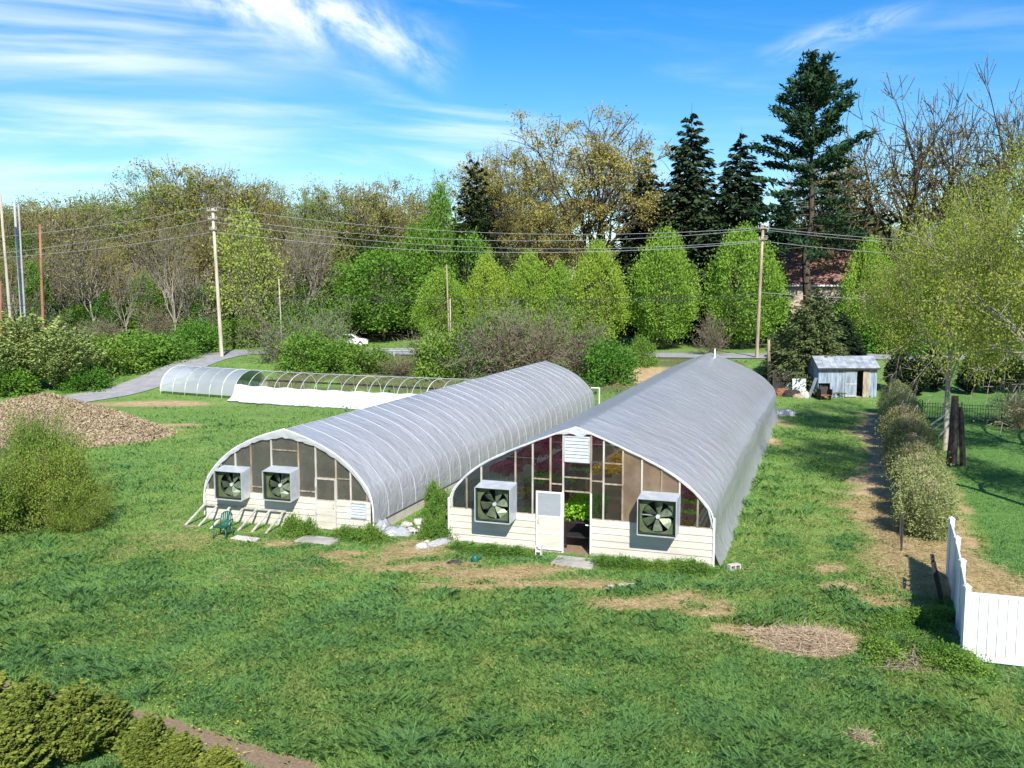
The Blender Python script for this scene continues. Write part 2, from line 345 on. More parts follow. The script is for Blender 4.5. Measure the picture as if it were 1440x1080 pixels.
surf('shed_roof', (0.16, 0.185, 0.215), (0.36, 0.39, 0.42), 2, 0.6, vary=0.05)
surf('roof_red', (0.17, 0.085, 0.065), (0.25, 0.135, 0.11), 2, 0.85, vary=0.04)
surf('brick_wall', (0.40, 0.30, 0.24), (0.52, 0.42, 0.35), 5, 0.9)
surf('black_metal', (0.012, 0.012, 0.013), (0.025, 0.025, 0.026), 3, 0.5, vary=0.1)
surf('dark_wood', (0.020, 0.016, 0.014), (0.055, 0.045, 0.038), 3, 0.9, stretch=(3, 3, 0.5), vary=0.2)
surf('black_cloth', (0.012, 0.012, 0.012), (0.03, 0.03, 0.03), 5, 0.9)
surf('tray_black', (0.015, 0.015, 0.015), (0.03, 0.03, 0.03), 5, 0.6)
surf('pot_brown', (0.20, 0.07, 0.04), (0.30, 0.12, 0.07), 4, 0.6)
surf('rust', (0.12, 0.05, 0.03), (0.28, 0.13, 0.07), 4, 0.9)
surf('stone', (0.34, 0.32, 0.29), (0.56, 0.53, 0.48), 4, 0.9, bmp=0.4, vary=0.2)
surf('car_white', (0.78, 0.79, 0.80), (0.80, 0.81, 0.82), 2, 0.25, vary=0.02, bmp=0, spec=0.5)
surf('dark_glass', (0.015, 0.018, 0.02), (0.02, 0.024, 0.028), 2, 0.1, vary=0.02, bmp=0)
surf('tyre', (0.012, 0.012, 0.012), (0.022, 0.022, 0.022), 5, 0.9, vary=0.02)
surf('plastic_white', (0.44, 0.45, 0.46), (0.58, 0.58, 0.58), 3, 0.5, vary=0.03, bmp=0.2, bdist=0.03)
foliage('leaf_bud', (0.18, 0.18, 0.045), (0.38, 0.36, 0.11), 0.30, 0.22)
foliage('leaf_olive', (0.12, 0.18, 0.035), (0.28, 0.36, 0.085), 0.32, 0.25)
foliage('leaf_oak', (0.22, 0.20, 0.05), (0.44, 0.40, 0.13), 0.32, 0.10)
foliage('leaf_green', (0.07, 0.175, 0.025), (0.17, 0.33, 0.05), 0.32, 0.15)
foliage('leaf_ivy', (0.035, 0.09, 0.016), (0.10, 0.20, 0.035), 0.28, 0.25)
foliage('leaf_deep', (0.018, 0.060, 0.012), (0.055, 0.13, 0.024), 0.25, 0.15)
foliage('leaf_pear', (0.17, 0.29, 0.035), (0.33, 0.48, 0.08), 0.34, 0.08)
foliage('leaf_willow', (0.21, 0.30, 0.05), (0.38, 0.47, 0.11), 0.38, 0.08)
foliage('needle_spruce', (0.018, 0.036, 0.018), (0.055, 0.085, 0.042), 0.08, 0.15)
foliage('needle_cedar', (0.010, 0.022, 0.010), (0.035, 0.055, 0.020), 0.08, 0.15)
foliage('needle_pine', (0.014, 0.040, 0.022), (0.055, 0.105, 0.050), 0.12, 0.10)
foliage('needle_light', (0.18, 0.25, 0.065), (0.40, 0.48, 0.17), 0.2, 0.12)
foliage('needle_hemlock', (0.075, 0.105, 0.035), (0.20, 0.235, 0.095), 0.15, 0.12)
foliage('leaf_arbor', (0.10, 0.155, 0.025), (0.30, 0.345, 0.07), 0.25, 0.12)
foliage('leaf_bush', (0.07, 0.135, 0.022), (0.20, 0.30, 0.05), 0.32, 0.05, c=(0.27, 0.27, 0.07))
foliage('leaf_hedge', (0.17, 0.215, 0.07), (0.40, 0.44, 0.19), 0.3, 0.10)
foliage('leaf_hedge_shaded', (0.12, 0.145, 0.05), (0.32, 0.34, 0.15), 0.25, 0.10)  # same hedge leaf, with the shade of the tree put into the colour
foliage('leaf_locust', (0.16, 0.23, 0.03), (0.36, 0.43, 0.085), 0.4, 0.05)
foliage('leaf_weed', (0.075, 0.17, 0.025), (0.21, 0.35, 0.065), 0.3, 0.15)
foliage('grass_blade', (0.205, 0.395, 0.155), (0.22, 0.41, 0.105), 0.5, 0.0, c=(0.38, 0.46, 0.15))
foliage('grass_dry', (0.30, 0.24, 0.11), (0.50, 0.42, 0.22), 0.3, 0.05)
foliage('fl_yellow', (0.70, 0.42, 0.01), (0.85, 0.62, 0.03), 0.3, 0.1)
foliage('fl_magenta', (0.38, 0.012, 0.12), (0.62, 0.04, 0.25), 0.3, 0.1)
foliage('fl_orange', (0.62, 0.12, 0.02), (0.75, 0.25, 0.04), 0.3, 0.1)
foliage('fl_purple', (0.16, 0.03, 0.25), (0.34, 0.10, 0.45), 0.3, 0.1)
foliage('fl_lettuce', (0.24, 0.48, 0.03), (0.44, 0.68, 0.07), 0.35, 0.1)
foliage('fl_dandelion', (0.75, 0.58, 0.02), (0.85, 0.70, 0.05), 0.2, 0.1)
# ---------------------------------------------------------------- ground sheet
AZ = R_(18.8); UX = Vector((math.sin(AZ), math.cos(AZ), 0)); VX = Vector((math.cos(AZ), -math.sin(AZ), 0))   # along / across the greenhouses
GR_C, GR_W, GR_L = Vector((2.15, 30.54, 0)), 9.16, 37.3
GL_C, GL_W, GL_L = Vector((-8.5, 34.2, 0)), 7.3, 33.8
def in_house(x, y, c, hw, ln, pad=0.0):
    dx = x - c.x; dy = y - c.y
    a = dx * VX.x + dy * VX.y; b = dx * UX.x + dy * UX.y
    return (np.abs(a) < hw + pad) & (b > -pad) & (b < ln + pad)
def segdist(x, y, pts):
    best = np.full(np.shape(x), 1e9)
    for (ax, ay), (bx, by) in zip(pts[:-1], pts[1:]):
        dx, dy = bx - ax, by - ay; L2 = dx * dx + dy * dy
        t = np.clip(((x - ax) * dx + (y - ay) * dy) / L2, 0, 1)
        best = np.minimum(best, np.hypot(x - ax - t * dx, y - ay - t * dy))
    return best
xy = lambda v: (v.x, v.y)
LANE = [xy(P(*q)) for q in ((-160, 606), (-70, 592), (33, 575), (100, 563), (167, 551), (215, 536), (258, 517), (300, 503), (335, 498))]
LANE += [(-24.5, 100.5)]
ROAD = [(-140, 112), (-80, 104), (-40, 99.5), (-10, 97.0), (20, 94.0), (50, 92.5), (90, 94), (160, 104)]
HEDGE = [(14.2, 30.5), (27.6, 66.0)]
def masks(x, y):
    n1 = fbm(x, y, 3.0, 3); n2 = fbm(x, y, 0.9, 8); n3 = fbm(x, y, 7.0, 21)
    dirt = np.zeros(np.shape(x)); soil = np.zeros(np.shape(x))
    def blob(px, py, rx, ry, s=1.0):
        nonlocal dirt
        c = P(px, py); d = np.hypot((x - c.x) / rx, (y - c.y) / ry) * (0.5 + .9 * n1) + (n2 - .5) * .9
        dirt = np.maximum(dirt, s * np.clip(1.5 - d, 0, 1))
    for b in ((575, 780, 1.0, 0.5, .95), (560, 800, 1.6, 0.45, .7), (620, 795, 1.2, 0.45, .85), (690, 808, 1.9, 0.6, .95), (590, 768, 1.0, .7, .9), (740, 822, 1.6, .5, .7), (1000, 862, 1.0, .5, .7), (520, 790, 1.3, .4, .7), (650, 825, 1.6, 0.5, .7), (760, 800, 1.2, 0.45, .8), (835, 822, 1.4, 0.5, .8),
              (900, 850, 1.5, 0.6, .85), (960, 838, 1.0, 0.6, .6), (1015, 850, 0.6, 0.4, .8), (1030, 885, 0.6, 0.4, .9), (395, 765, 0.7, 0.4, .8), (490, 778, 0.7, 0.3, .8),
              (1170, 800, 0.6, 0.5, .8), (1185, 825, 0.8, 0.5, .8), (1240, 845, 1.2, 0.7, .6), (1290, 930, 0.9, 0.5, .7), (215, 568, 4.5, 1.3, .9), (245, 598, 2.4, .9, .7), (225, 605, 2.5, .8, .6),
              (1130, 900, 1.6, 1.1, .9), (250, 760, 1.5, 0.8, .45), (210, 770, 1.5, 0.7, .4), (890, 525, 3.5, 5, .9), (470, 782, .6, .3, .8), (1100, 595, .8, 2.0, .6), (1085, 620, .5, 3.0, .6)): blob(*b)
    # worn path beside the hedge, bare ground round the far end of the white fence
    hd = segdist(x, y, [(14.0, 26.0), HEDGE[0], HEDGE[1]])
    side = (x - HEDGE[0][0]) * (HEDGE[1][1] - HEDGE[0][1]) - (y - HEDGE[0][1]) * (HEDGE[1][0] - HEDGE[0][0])    # > 0 east of the hedge
    wst = np.where(side > 0, 1.5, 2.3 + 0.5 * np.sin(y * 0.35))
    on = (y > 26) & (y < 66)
    dirt = np.maximum(dirt, np.where(on, np.clip(1.5 - hd / wst, 0, 1), 0))
    dirt = np.clip(dirt + (n2 - 0.5) * 0.9 * (dirt > 0.02) + (n1 - 0.5) * 0.5 * (dirt > 0.02), 0, 1)
    spots = np.clip((n2 - 0.67) * 6, 0, 1) * np.clip((n3 - 0.5) * 5, 0, 1) * 0.55
    dirt = np.maximum(dirt, np.where((y < 60), spots, 0))
    # planting strip at the lower left
    sd_ = segdist(x, y, [xy(P(-60, 955)), xy(P(60, 985)), xy(P(250, 1030)), xy(P(420, 1085))])
    strip = np.clip(1.3 - sd_ / 0.5, 0, 1); corner = (y < P(60, 985).y) & (x < -6.3)
    soil = np.clip(np.maximum(strip, 0) + (n2 - .5) * .5 * (strip > 0), 0, 1)
    house = in_house(x, y, GR_C, GR_W / 2, GR_L) | in_house(x, y, GL_C, GL_W / 2, GL_L)
    soil = np.where(house, 1, soil)
    # rubbish corner in the shade of the fence
    c = P(1320, 880); soil = np.maximum(soil, np.clip(1.2 - np.hypot((x - c.x) / 0.9, (y - c.y) / 2.6), 0, 1) * 0.9)
    lawn = np.where((side > 0) & (y > 20), np.clip((hd - 1.6) / 0.6, 0, 1), 0)
    lawn = np.where((x > 11.5) & (y > 21) & (y <= 30.5) & (side > 0), 1, lawn)
    woods = sst((y - 104) / 8) * np.where(x < -6, 1, 0.55) * np.where((x > -24) & (x < -6) & (y < 116), 0.0, 1)
    woods = np.where(x < -34, np.maximum(woods * 0.5, 0), woods)
    under = sst((y - 72) / 6) * (1 - sst((y - 92) / 3)) * np.where((x > -22) & (x < 22), 0.75, 0.0) * (n1 > 0.42)
    return dirt, soil, lawn, np.maximum(woods, under)
def axis(a, b, step, far_lo, far_hi, g=1.25):
    c = list(np.arange(a, b + 1e-6, step)); s = step; lo = []; p = a
    while p > far_lo: s *= g; p -= s; lo.append(p)
    s = step; hi = []; p = c[-1]
    while p < far_hi: s *= g; p += s; hi.append(p)
    return np.array(lo[::-1] + c + hi)
def build_ground():
    xs = axis(-34, 36, 0.3, -2500, 2500); ys = np.concatenate([axis(8, 70, 0.3, -400, 60)[:-1], np.arange(70.5, 130, 0.8)])
    ys = np.unique(np.round(ys, 3)); ys = ys[ys < 130]; p = 130; s = 0.8; ext = []
    while p < 3500: ext.append(p); s *= 1.25; p += s
    ys = np.concatenate([ys, ext])
    X, Y = np.meshgrid(xs, ys); nx, ny = len(xs), len(ys); x = X.ravel(); y = Y.ravel()
    z = tz(x, y)
    d, so, la, wo = masks(x, y)
    i = np.arange(nx - 1)[None, :] + np.arange(ny - 1)[:, None] * nx; i = i.ravel()
    Fq = np.stack([i, i + 1, i + 1 + nx, i + nx], 1)
    me = npmesh('ground', np.stack([x, y, z], 1), Fq, 'ground', dict(dirt=d, soil=so, lawn=la, woods=wo), True)
    o = link('ground', me); tag(o, 'rough green field of grass with bare sandy patches', None, kind='structure'); return o
build_ground()
def ribbon(name, pts, width, mat, lift, label):
    q = []                                              # Catmull-Rom through the points
    pp = [pts[0]] + list(pts) + [pts[-1]]
    for k in range(1, len(pp) - 2):
        a, b, c, d = (np.array(pp[k + j], float) for j in (-1, 0, 1, 2))
        for t in np.linspace(0, 1, 12, endpoint=False):
            q.append(0.5 * ((2 * b) + (c - a) * t + (2 * a - 5 * b + 4 * c - d) * t * t + (3 * b - a - 3 * c + d) * t ** 3))
    q.append(np.array(pts[-1], float)); q = np.array(q)
    tn = np.gradient(q, axis=0); tn /= np.linalg.norm(tn, axis=1)[:, None]; nr = np.stack([-tn[:, 1], tn[:, 0]], 1)
    cols = np.linspace(-0.5, 0.5, 7); V = []
    for c in cols:
        e = q + nr * (c * width + (0.12 * (fbm(q[:, 0], q[:, 1], 1.5, 4)[:, None] - .5) if abs(c) == .5 else 0))
        V.append(np.stack([e[:, 0], e[:, 1], tz(e[:, 0], e[:, 1]) + lift - 0.02 * abs(c) * 2], 1))
    V = np.stack(V, 1); n = len(q); V = V.reshape(-1, 3); k = len(cols)
    i = (np.arange(k - 1)[None, :] + np.arange(n - 1)[:, None] * k).ravel()
    me = npmesh(name, V, np.stack([i, i + k, i + k + 1, i + 1], 1), mat, None, True)
    return tag(link(name, me), label, None, kind='structure')
ribbon('driveway', LANE, 3.9, 'asphalt', 0.07, 'grey asphalt lane curving up from the left to the road')
ribbon('road', ROAD, 6.0, 'asphalt', 0.10, 'grey asphalt road running behind the greenhouses')

# ---------------------------------------------------------------- grass: real blades, one object
def build_grass():
    rs = np.random.RandomState(11)
    def scatter(n, y0, y1, spread):
        # uniform over the ground, so the tuft density is set per band
        y = y0 + (y1 - y0) * rs.rand(n); hw = y * spread + 1.5; x = (rs.rand(n) * 2 - 1) * hw
        return x, y
    XS, YS, SC_, NB = [], [], [], []
    for n, y0, y1, sc, nb in ((21000, 15.5, 24, 1.0, 22), (21000, 24, 33, 1.15, 16), (15000, 33, 46, 1.5, 9), (10000, 46, 62, 2.0, 7), (6000, 62, 90, 2.6, 6)):
        x, y = scatter(n, y0, y1, 0.58); XS.append(x); YS.append(y); SC_.append(np.full(n, sc)); NB.append(np.full(n, nb))
    x = np.concatenate(XS); y = np.concatenate(YS); sc = np.concatenate(SC_); nb = np.concatenate(NB)
    d, so, la, wo = masks(x, y)
    bad = in_house(x, y, GR_C, GR_W / 2, GR_L, 0.15) | in_house(x, y, GL_C, GL_W / 2, GL_L, 0.15) | (segdist(x, y, LANE) < 2.2) | (segdist(x, y, ROAD) < 3.4)
    pk = np.maximum(np.clip((d - 0.2) * 2.2, 0, 1), np.clip((so - .2) * 2.5, 0, 1))
    keep = (~bad) & (rs.rand(len(x)) > pk * 0.97) & (rs.rand(len(x)) > la * 0.35) & (wo < 0.9)
    x, y, sc, nb, la, d = (a[keep] for a in (x, y, sc, nb, la, d))
    # tall tussocks where the broad field is high, short turf near the houses and on the mown lawn
    big = fbm(x, y, 5.0, 2); tus = fbm(x, y, 0.9, 6); hue = fbm(x, y, 2.2, 31)
    front = sst((29.5 - y) / 6)
    near_house = np.where((y > 27) & (y < 38) & (x > -13) & (x < 8), 0.6, 1.0)
    H = (0.07 + 0.22 * np.clip((tus - 0.42) * 3.0, 0, 1) * np.clip((big - 0.30) * 3, 0.15, 1)) * near_house
    strip = (x > 7 + (y - 28) * 0.34) & (y > 28)
    H = np.where(strip, H * 0.75, H); H = np.where(la > 0.5, 0.045, H); H *= np.where(d > .25, 0.7, 1)
    cl_hue = np.clip(0.52 + (hue - 0.5) * 0.9 - np.clip((tus - .5) * 1.3, -.3, .35) + (rs.rand(len(x)) - .5) * .5, 0, 1)
    cl_hue = np.where(la > 0.5, cl_hue * 0.35 + 0.05, cl_hue); cl_hue = np.where(strip & (la < .5), np.clip(cl_hue + .14, 0, 1), cl_hue)
    cl_hue = np.where(d > .2, np.clip(cl_hue + .2, 0, 1), cl_hue)
    tr = segdist(x, y, [(9.6, 28), (22.5, 66)]); tr = np.minimum(tr, segdist(x, y, [(11.2, 28), (24.0, 66)])); tl = segdist(x, y, [xy(P(150, 790)), xy(P(230, 745)), xy(P(285, 690)), xy(P(330, 640))])
    worn = np.maximum(np.clip(1.2 - tr / .4, 0, 1) * .8, np.clip(1.2 - tl / 1.0, 0, 1)) * (.5 + fbm(x, y, 1.0, 60)); cl_hue = np.clip(cl_hue + worn * .35, 0, 1); H = H * (1 - .5 * np.clip(worn, 0, 1))   # wheel tracks
    lean = fbm(x, y, 1.8, 40) * 9
    idx = np.repeat(np.arange(len(x)), nb); n = len(idx)
    rad = 0.16 * sc[idx] * (0.7 + rs.rand(n)); th = rs.rand(n) * 6.283
    bx = x[idx] + rad * np.cos(th) * np.sqrt(rs.rand(n)); by = y[idx] + rad * np.sin(th) * np.sqrt(rs.rand(n)); bz = tz(bx, by) - 0.01
    h = H[idx] * (0.55 + 0.8 * rs.rand(n)) + 0.02; wd = (0.006 + 0.006 * rs.rand(n)) * sc[idx]
    la_ = lean[idx] + rs.randn(n) * 1.5; bend = h * (0.5 + 0.9 * rs.rand(n))
    fx = np.cos(la_); fy = np.sin(la_); phi = rs.rand(n) * 6.283; sx = np.cos(phi) * wd; sy = np.sin(phi) * wd
    b = np.stack([bx, by, bz], 1); side = np.stack([sx, sy, 0 * sx], 1)
    mid = b + np.stack([fx * bend * .3, fy * bend * .3, h * .62], 1); tip = b + np.stack([fx * bend, fy * bend, h * (0.82 + .18 * rs.rand(n))], 1)
    V = np.stack([b - side, b + side, mid + side * .8, tip, mid - side * .8], 1).reshape(-1, 3)
    i0 = np.arange(n) * 5
    v = np.repeat(np.clip(cl_hue[idx] + (rs.rand(n) - .5) * .5, 0, 1), 5)
    F5 = np.stack([i0, i0 + 1, i0 + 2, i0 + 3, i0 + 4], 1)
    me = npmesh('grass', V, F5, 'grass_blade', dict(v=v), False)
    tag(link('grass', me), 'tussocky bright green field grass', 'grass', kind='stuff')
    # dry straw-coloured blades in the worn patches
    m = 26000; x = rs.rand(m) * 30 - 14; y = 17 + rs.rand(m) * 22; dd, so, la, wo = masks(x, y)
    kp = (np.maximum(dd, .12 * (fbm(x, y, 2.0, 50) > .55)) > rs.rand(m) * .7) & ~(in_house(x, y, GR_C, GR_W / 2, GR_L, 0.1) | in_house(x, y, GL_C, GL_W / 2, GL_L, 0.1)); x = x[kp]; y = y[kp]; k = 5; x = np.repeat(x, k) + rs.randn(len(x) * k) * .12; y = np.repeat(y, k) + rs.randn(len(y) * k) * .12; m = len(x)
    C = np.stack([x, y, tz(x, y) + .02 + .03 * rs.rand(m)], 1); a = rs.randn(m, 3); a[:, 2] = np.abs(a[:, 2]) * .35; a /= np.linalg.norm(a, axis=1)[:, None]; b = np.cross(a, rs.randn(m, 3)); b /= np.linalg.norm(b, axis=1)[:, None]; L_ = a * (.05 + .10 * rs.rand(m))[:, None]; W_ = b * .008
    V = np.stack([C - L_ - W_, C - L_ + W_, C + L_ + W_ * .5, C + L_ - W_ * .5], 1).reshape(-1, 3); i = np.arange(m) * 4
    me = npmesh('dry_grass', V, np.stack([i, i + 1, i + 2, i + 3], 1), 'grass_dry', dict(v=np.repeat(rs.rand(m), 4))); tag(link('dry_grass', me), 'dry straw-coloured grass in the worn patches', 'grass', kind='stuff')
    # dandelion heads
    m = 420; px = np.where(rs.rand(m) < .55, rs.rand(m) * 500 - 10, rs.rand(m) * 1440); py = 820 + rs.rand(m) ** 1.2 * 255; VV = []; FF = []; vv = []; k = 0
    for a, c in zip(px, py):
        if fbm(a, c, 90, 77) < 0.47: continue
        q = P(a, c); z = 0.09 + rs.rand() * .1; r = 0.022
        for j in range(6): VV.append((q.x + r * math.cos(j * 1.047), q.y + r * math.sin(j * 1.047), z + .006 * (j % 2)))
        FF.append(tuple(range(k, k + 6))); vv += [rs.rand()] * 6; k += 6
    me = npmesh('dandelion_flowers', VV, FF, 'fl_dandelion', dict(v=vv)); tag(link('dandelion_flowers', me), 'scattered yellow dandelion heads in the field', 'flowers', kind='stuff')
build_grass()
# ---------------------------------------------------------------- vegetation builders
def tubes_np(segs, k=4):
    """segs: list of (p0, p1, r0, r1) -> V, F quads"""
    A = np.array([s[0] for s in segs], float); B = np.array([s[1] for s in segs], float); r0 = np.array([s[2] for s in segs]); r1 = np.array([s[3] for s in segs])
    d = B - A; d /= np.maximum(np.linalg.norm(d, axis=1), 1e-6)[:, None]
    u = np.where(np.abs(d[:, 2:3]) < 0.9, np.array([[0, 0, 1.0]]), np.array([[1.0, 0, 0]]))
    e = np.cross(d, u); e /= np.linalg.norm(e, axis=1)[:, None]; g = np.cross(e, d)
    n = len(A); V = np.empty((n, 2, k, 3))
    for j in range(k):
        w_ = e * math.cos(2 * math.pi * j / k) + g * math.sin(2 * math.pi * j / k)
        V[:, 0, j] = A + w_ * r0[:, None]; V[:, 1, j] = B + w_ * r1[:, None]
    base = (np.arange(n) * 2 * k)[:, None]; F = []
    for j in range(k): F.append(np.concatenate([base + j, base + (j + 1) % k, base + k + (j + 1) % k, base + k + j], 1))
    return V.reshape(-1, 3), np.concatenate(F, 0)
def ribbons_np(segs, rs):
    """thin twigs as single strips, each turned its own way"""
    A = np.array([s[0] for s in segs], float); B = np.array([s[1] for s in segs], float); r0 = np.array([s[2] for s in segs]); r1 = np.array([s[3] for s in segs])
    d = B - A; d /= np.maximum(np.linalg.norm(d, axis=1), 1e-6)[:, None]; e = np.cross(d, rs.randn(len(A), 3)); e /= np.maximum(np.linalg.norm(e, axis=1), 1e-6)[:, None]
    V = np.stack([A - e * r0[:, None], A + e * r0[:, None], B + e * r1[:, None], B - e * r1[:, None]], 1).reshape(-1, 3)
    i = np.arange(len(A)) * 4
    return V, np.stack([i, i + 1, i + 2, i + 3], 1)
def leaves_np(C, rs, size, aspect=0.6, up=0.3, outward=None, drop=0.0, jitter=0.35):
    """one kite-shaped leaf (or spray) per centre"""
    n = len(C); a = rs.randn(n, 3)
    if outward is not None: a = a * 0.75 + outward * 1.0
    a[:, 2] += up - drop; a /= np.linalg.norm(a, axis=1)[:, None]
    b = np.cross(a, rs.randn(n, 3)); b /= np.linalg.norm(b, axis=1)[:, None]
    s = size * (1 - jitter + 2 * jitter * rs.rand(n)); L_ = a * s[:, None]; W = b * (s * aspect * 0.5)[:, None]
    fold = np.cross(a, b) * (s * 0.12)[:, None]
    V = np.stack([C - L_ * .5, C - L_ * .05 + W + fold, C + L_ * .5, C - L_ * .05 - W + fold], 1).reshape(-1, 3); i = np.arange(n) * 4
    return V, np.stack([i, i + 1, i + 2, i + 3], 1)
def grow(rng, H, bole=0.3, limbs=4, levels=4, r0=0.28, spread=0.8, L0=None, trop=0.06, kids=(2, 3), ratio=0.66, wig=0.16, lean=0.0, leader=True):
    segs = []; tips = []
    def jit(d, a):
        return (d + Vector((rng.gauss(0, a), rng.gauss(0, a), rng.gauss(0, a)))).normalized()
    def side(d, ang):
        q = d.cross(Vector((rng.gauss(0, 1), rng.gauss(0, 1), rng.gauss(0, 1)))).normalized(); return (d * math.cos(ang) + q * math.sin(ang)).normalized()
    def br(p, d, L, r, lev):
        ns = 4 if lev <= 1 else (3 if lev == 2 else 2)
        for i in range(ns):
            d = jit(d, wig); d = (d + Vector((0, 0, trop))).normalized(); q = p + d * (L / ns); r2 = r * (0.84 if lev < 3 else 0.72)
            segs.append((p, q, r, r2, lev)); p = q; r = r2
            if lev < levels and i >= (1 if lev else 1):
                for _ in range(rng.randint(0, 1) + (1 if lev >= 1 else 0)):
                    br(p, side(d, rng.uniform(0.5, 1.0)), L * rng.uniform(ratio - .18, ratio + .05), r * 0.58, lev + 1)
            if lev >= levels - 1: tips.append((tuple(p), tuple(d)))
        if lev < levels:
            for _ in range(rng.randint(*kids)):
                br(p, side(d, rng.uniform(0.2, 0.6)), L * rng.uniform(ratio, ratio + .15), r * 0.72, lev + 1)
    p = Vector((0, 0, -0.3)); d = Vector((lean, rng.uniform(-.03, .03), 1)).normalized(); nb = 5; hb = H * bole; r = r0
    for i in range(nb):
        d = jit(d, 0.035); q = p + d * ((hb + .3) / nb); segs.append((p, q, r * (1.25 if i == 0 else 1), r * .95, 0)); p = q; r *= 0.95
    L0 = L0 or H * 0.34
    for i in range(limbs):
        a = 6.283 * (i + rng.uniform(-.3, .3)) / limbs; t = spread * rng.uniform(0.6, 1.25)
        br(p - d * rng.uniform(0, hb * 0.3), Vector((math.sin(t) * math.cos(a), math.sin(t) * math.sin(a), math.cos(t))), L0 * rng.uniform(.85, 1.15), r * 0.6, 1)
    if leader: br(p, jit(d, .1), L0 * 1.1, r * 0.75, 1)
    return segs, tips
def fit(segs, tips, H, W=None):
    zs = max(s[1][2] for s in segs); xs = np.percentile([abs(c) for s in segs for c in (s[1][0], s[1][1])], 97)
    kz = H / zs; kx = (W / 2 / xs) if W else kz
    f = lambda p: (p[0] * kx, p[1] * kx, p[2] * kz)
    return [(f(a), f(b), c, d, l) for a, b, c, d, l in segs], [(f(p), t) for p, t in tips]
def tree_thing(name, cat, segs, leafV=None, leafF=None, leafv=None, bark='bark', twig='twig_grey', leaf=None, rs=None, thin=3, k=5):
    """Empty > trunk (wood), crown (twigs and leaves)"""
    root = thing(name, None, cat)
    big = [s for s in segs if s[4] < thin]; small = [s for s in segs if s[4] >= thin]
    V, F = tubes_np(big, k); link('trunk', npmesh('trunk', V, F, bark, None, True), root)
    tw = None
    if small: V, F = ribbons_np(small, rs); tw = npmesh('twigs', V, F, twig)
    if leafV is not None:
        cr = link('crown', npmesh('crown', leafV, leafF, leaf, dict(v=leafv)), root)
        if tw: link('twigs', tw, cr)['kind'] = 'stuff'
    elif tw: link('crown', tw, root)
    return root
def leafv(n, rs, clump=None):
    return np.repeat(np.clip(rs.rand(n) * .55 + (clump if clump is not None else rs.rand(n)) * .45, 0, 1), 4)
def bare_tree(name, seed, H, W, leaf, n_leaf, size, bark='bark', twig='twig_grey', bole=.28, limbs=4, levels=4, r0=.3, spread=.8, top=0.0, sp=0.5, tw=0.022, clumps=0, **kw):
    rng = random.Random(seed); rs = np.random.RandomState(seed)
    segs, tips = grow(rng, H, bole, limbs, levels, r0, spread, **kw); segs, tips = fit(segs, tips, H, W)
    segs = [(a, b, max(c, tw * 1.2) if l < 3 else max(min(c, tw * 1.6), tw), max(d, tw) if l < 3 else tw * .8, l) for a, b, c, d, l in segs]
    T = np.array([t[0] for t in tips]); 
    if top: T = T[T[:, 2] > H * top]
    if clumps: T = T[rs.permutation(len(T))[:clumps]]       # leaf tufts on some twig ends, gaps between
    i = rs.randint(0, len(T), n_leaf); C = T[i] + rs.randn(n_leaf, 3) * sp * (.5 + rs.rand(len(T)))[i][:, None] * np.array([1, 1, .7])
    V, F = leaves_np(C, rs, size, 0.7); cl = rs.rand(len(T))[i]
    return tree_thing(name, 'tree', segs, V, F, leafv(n_leaf, rs, cl), bark, twig, leaf, rs)
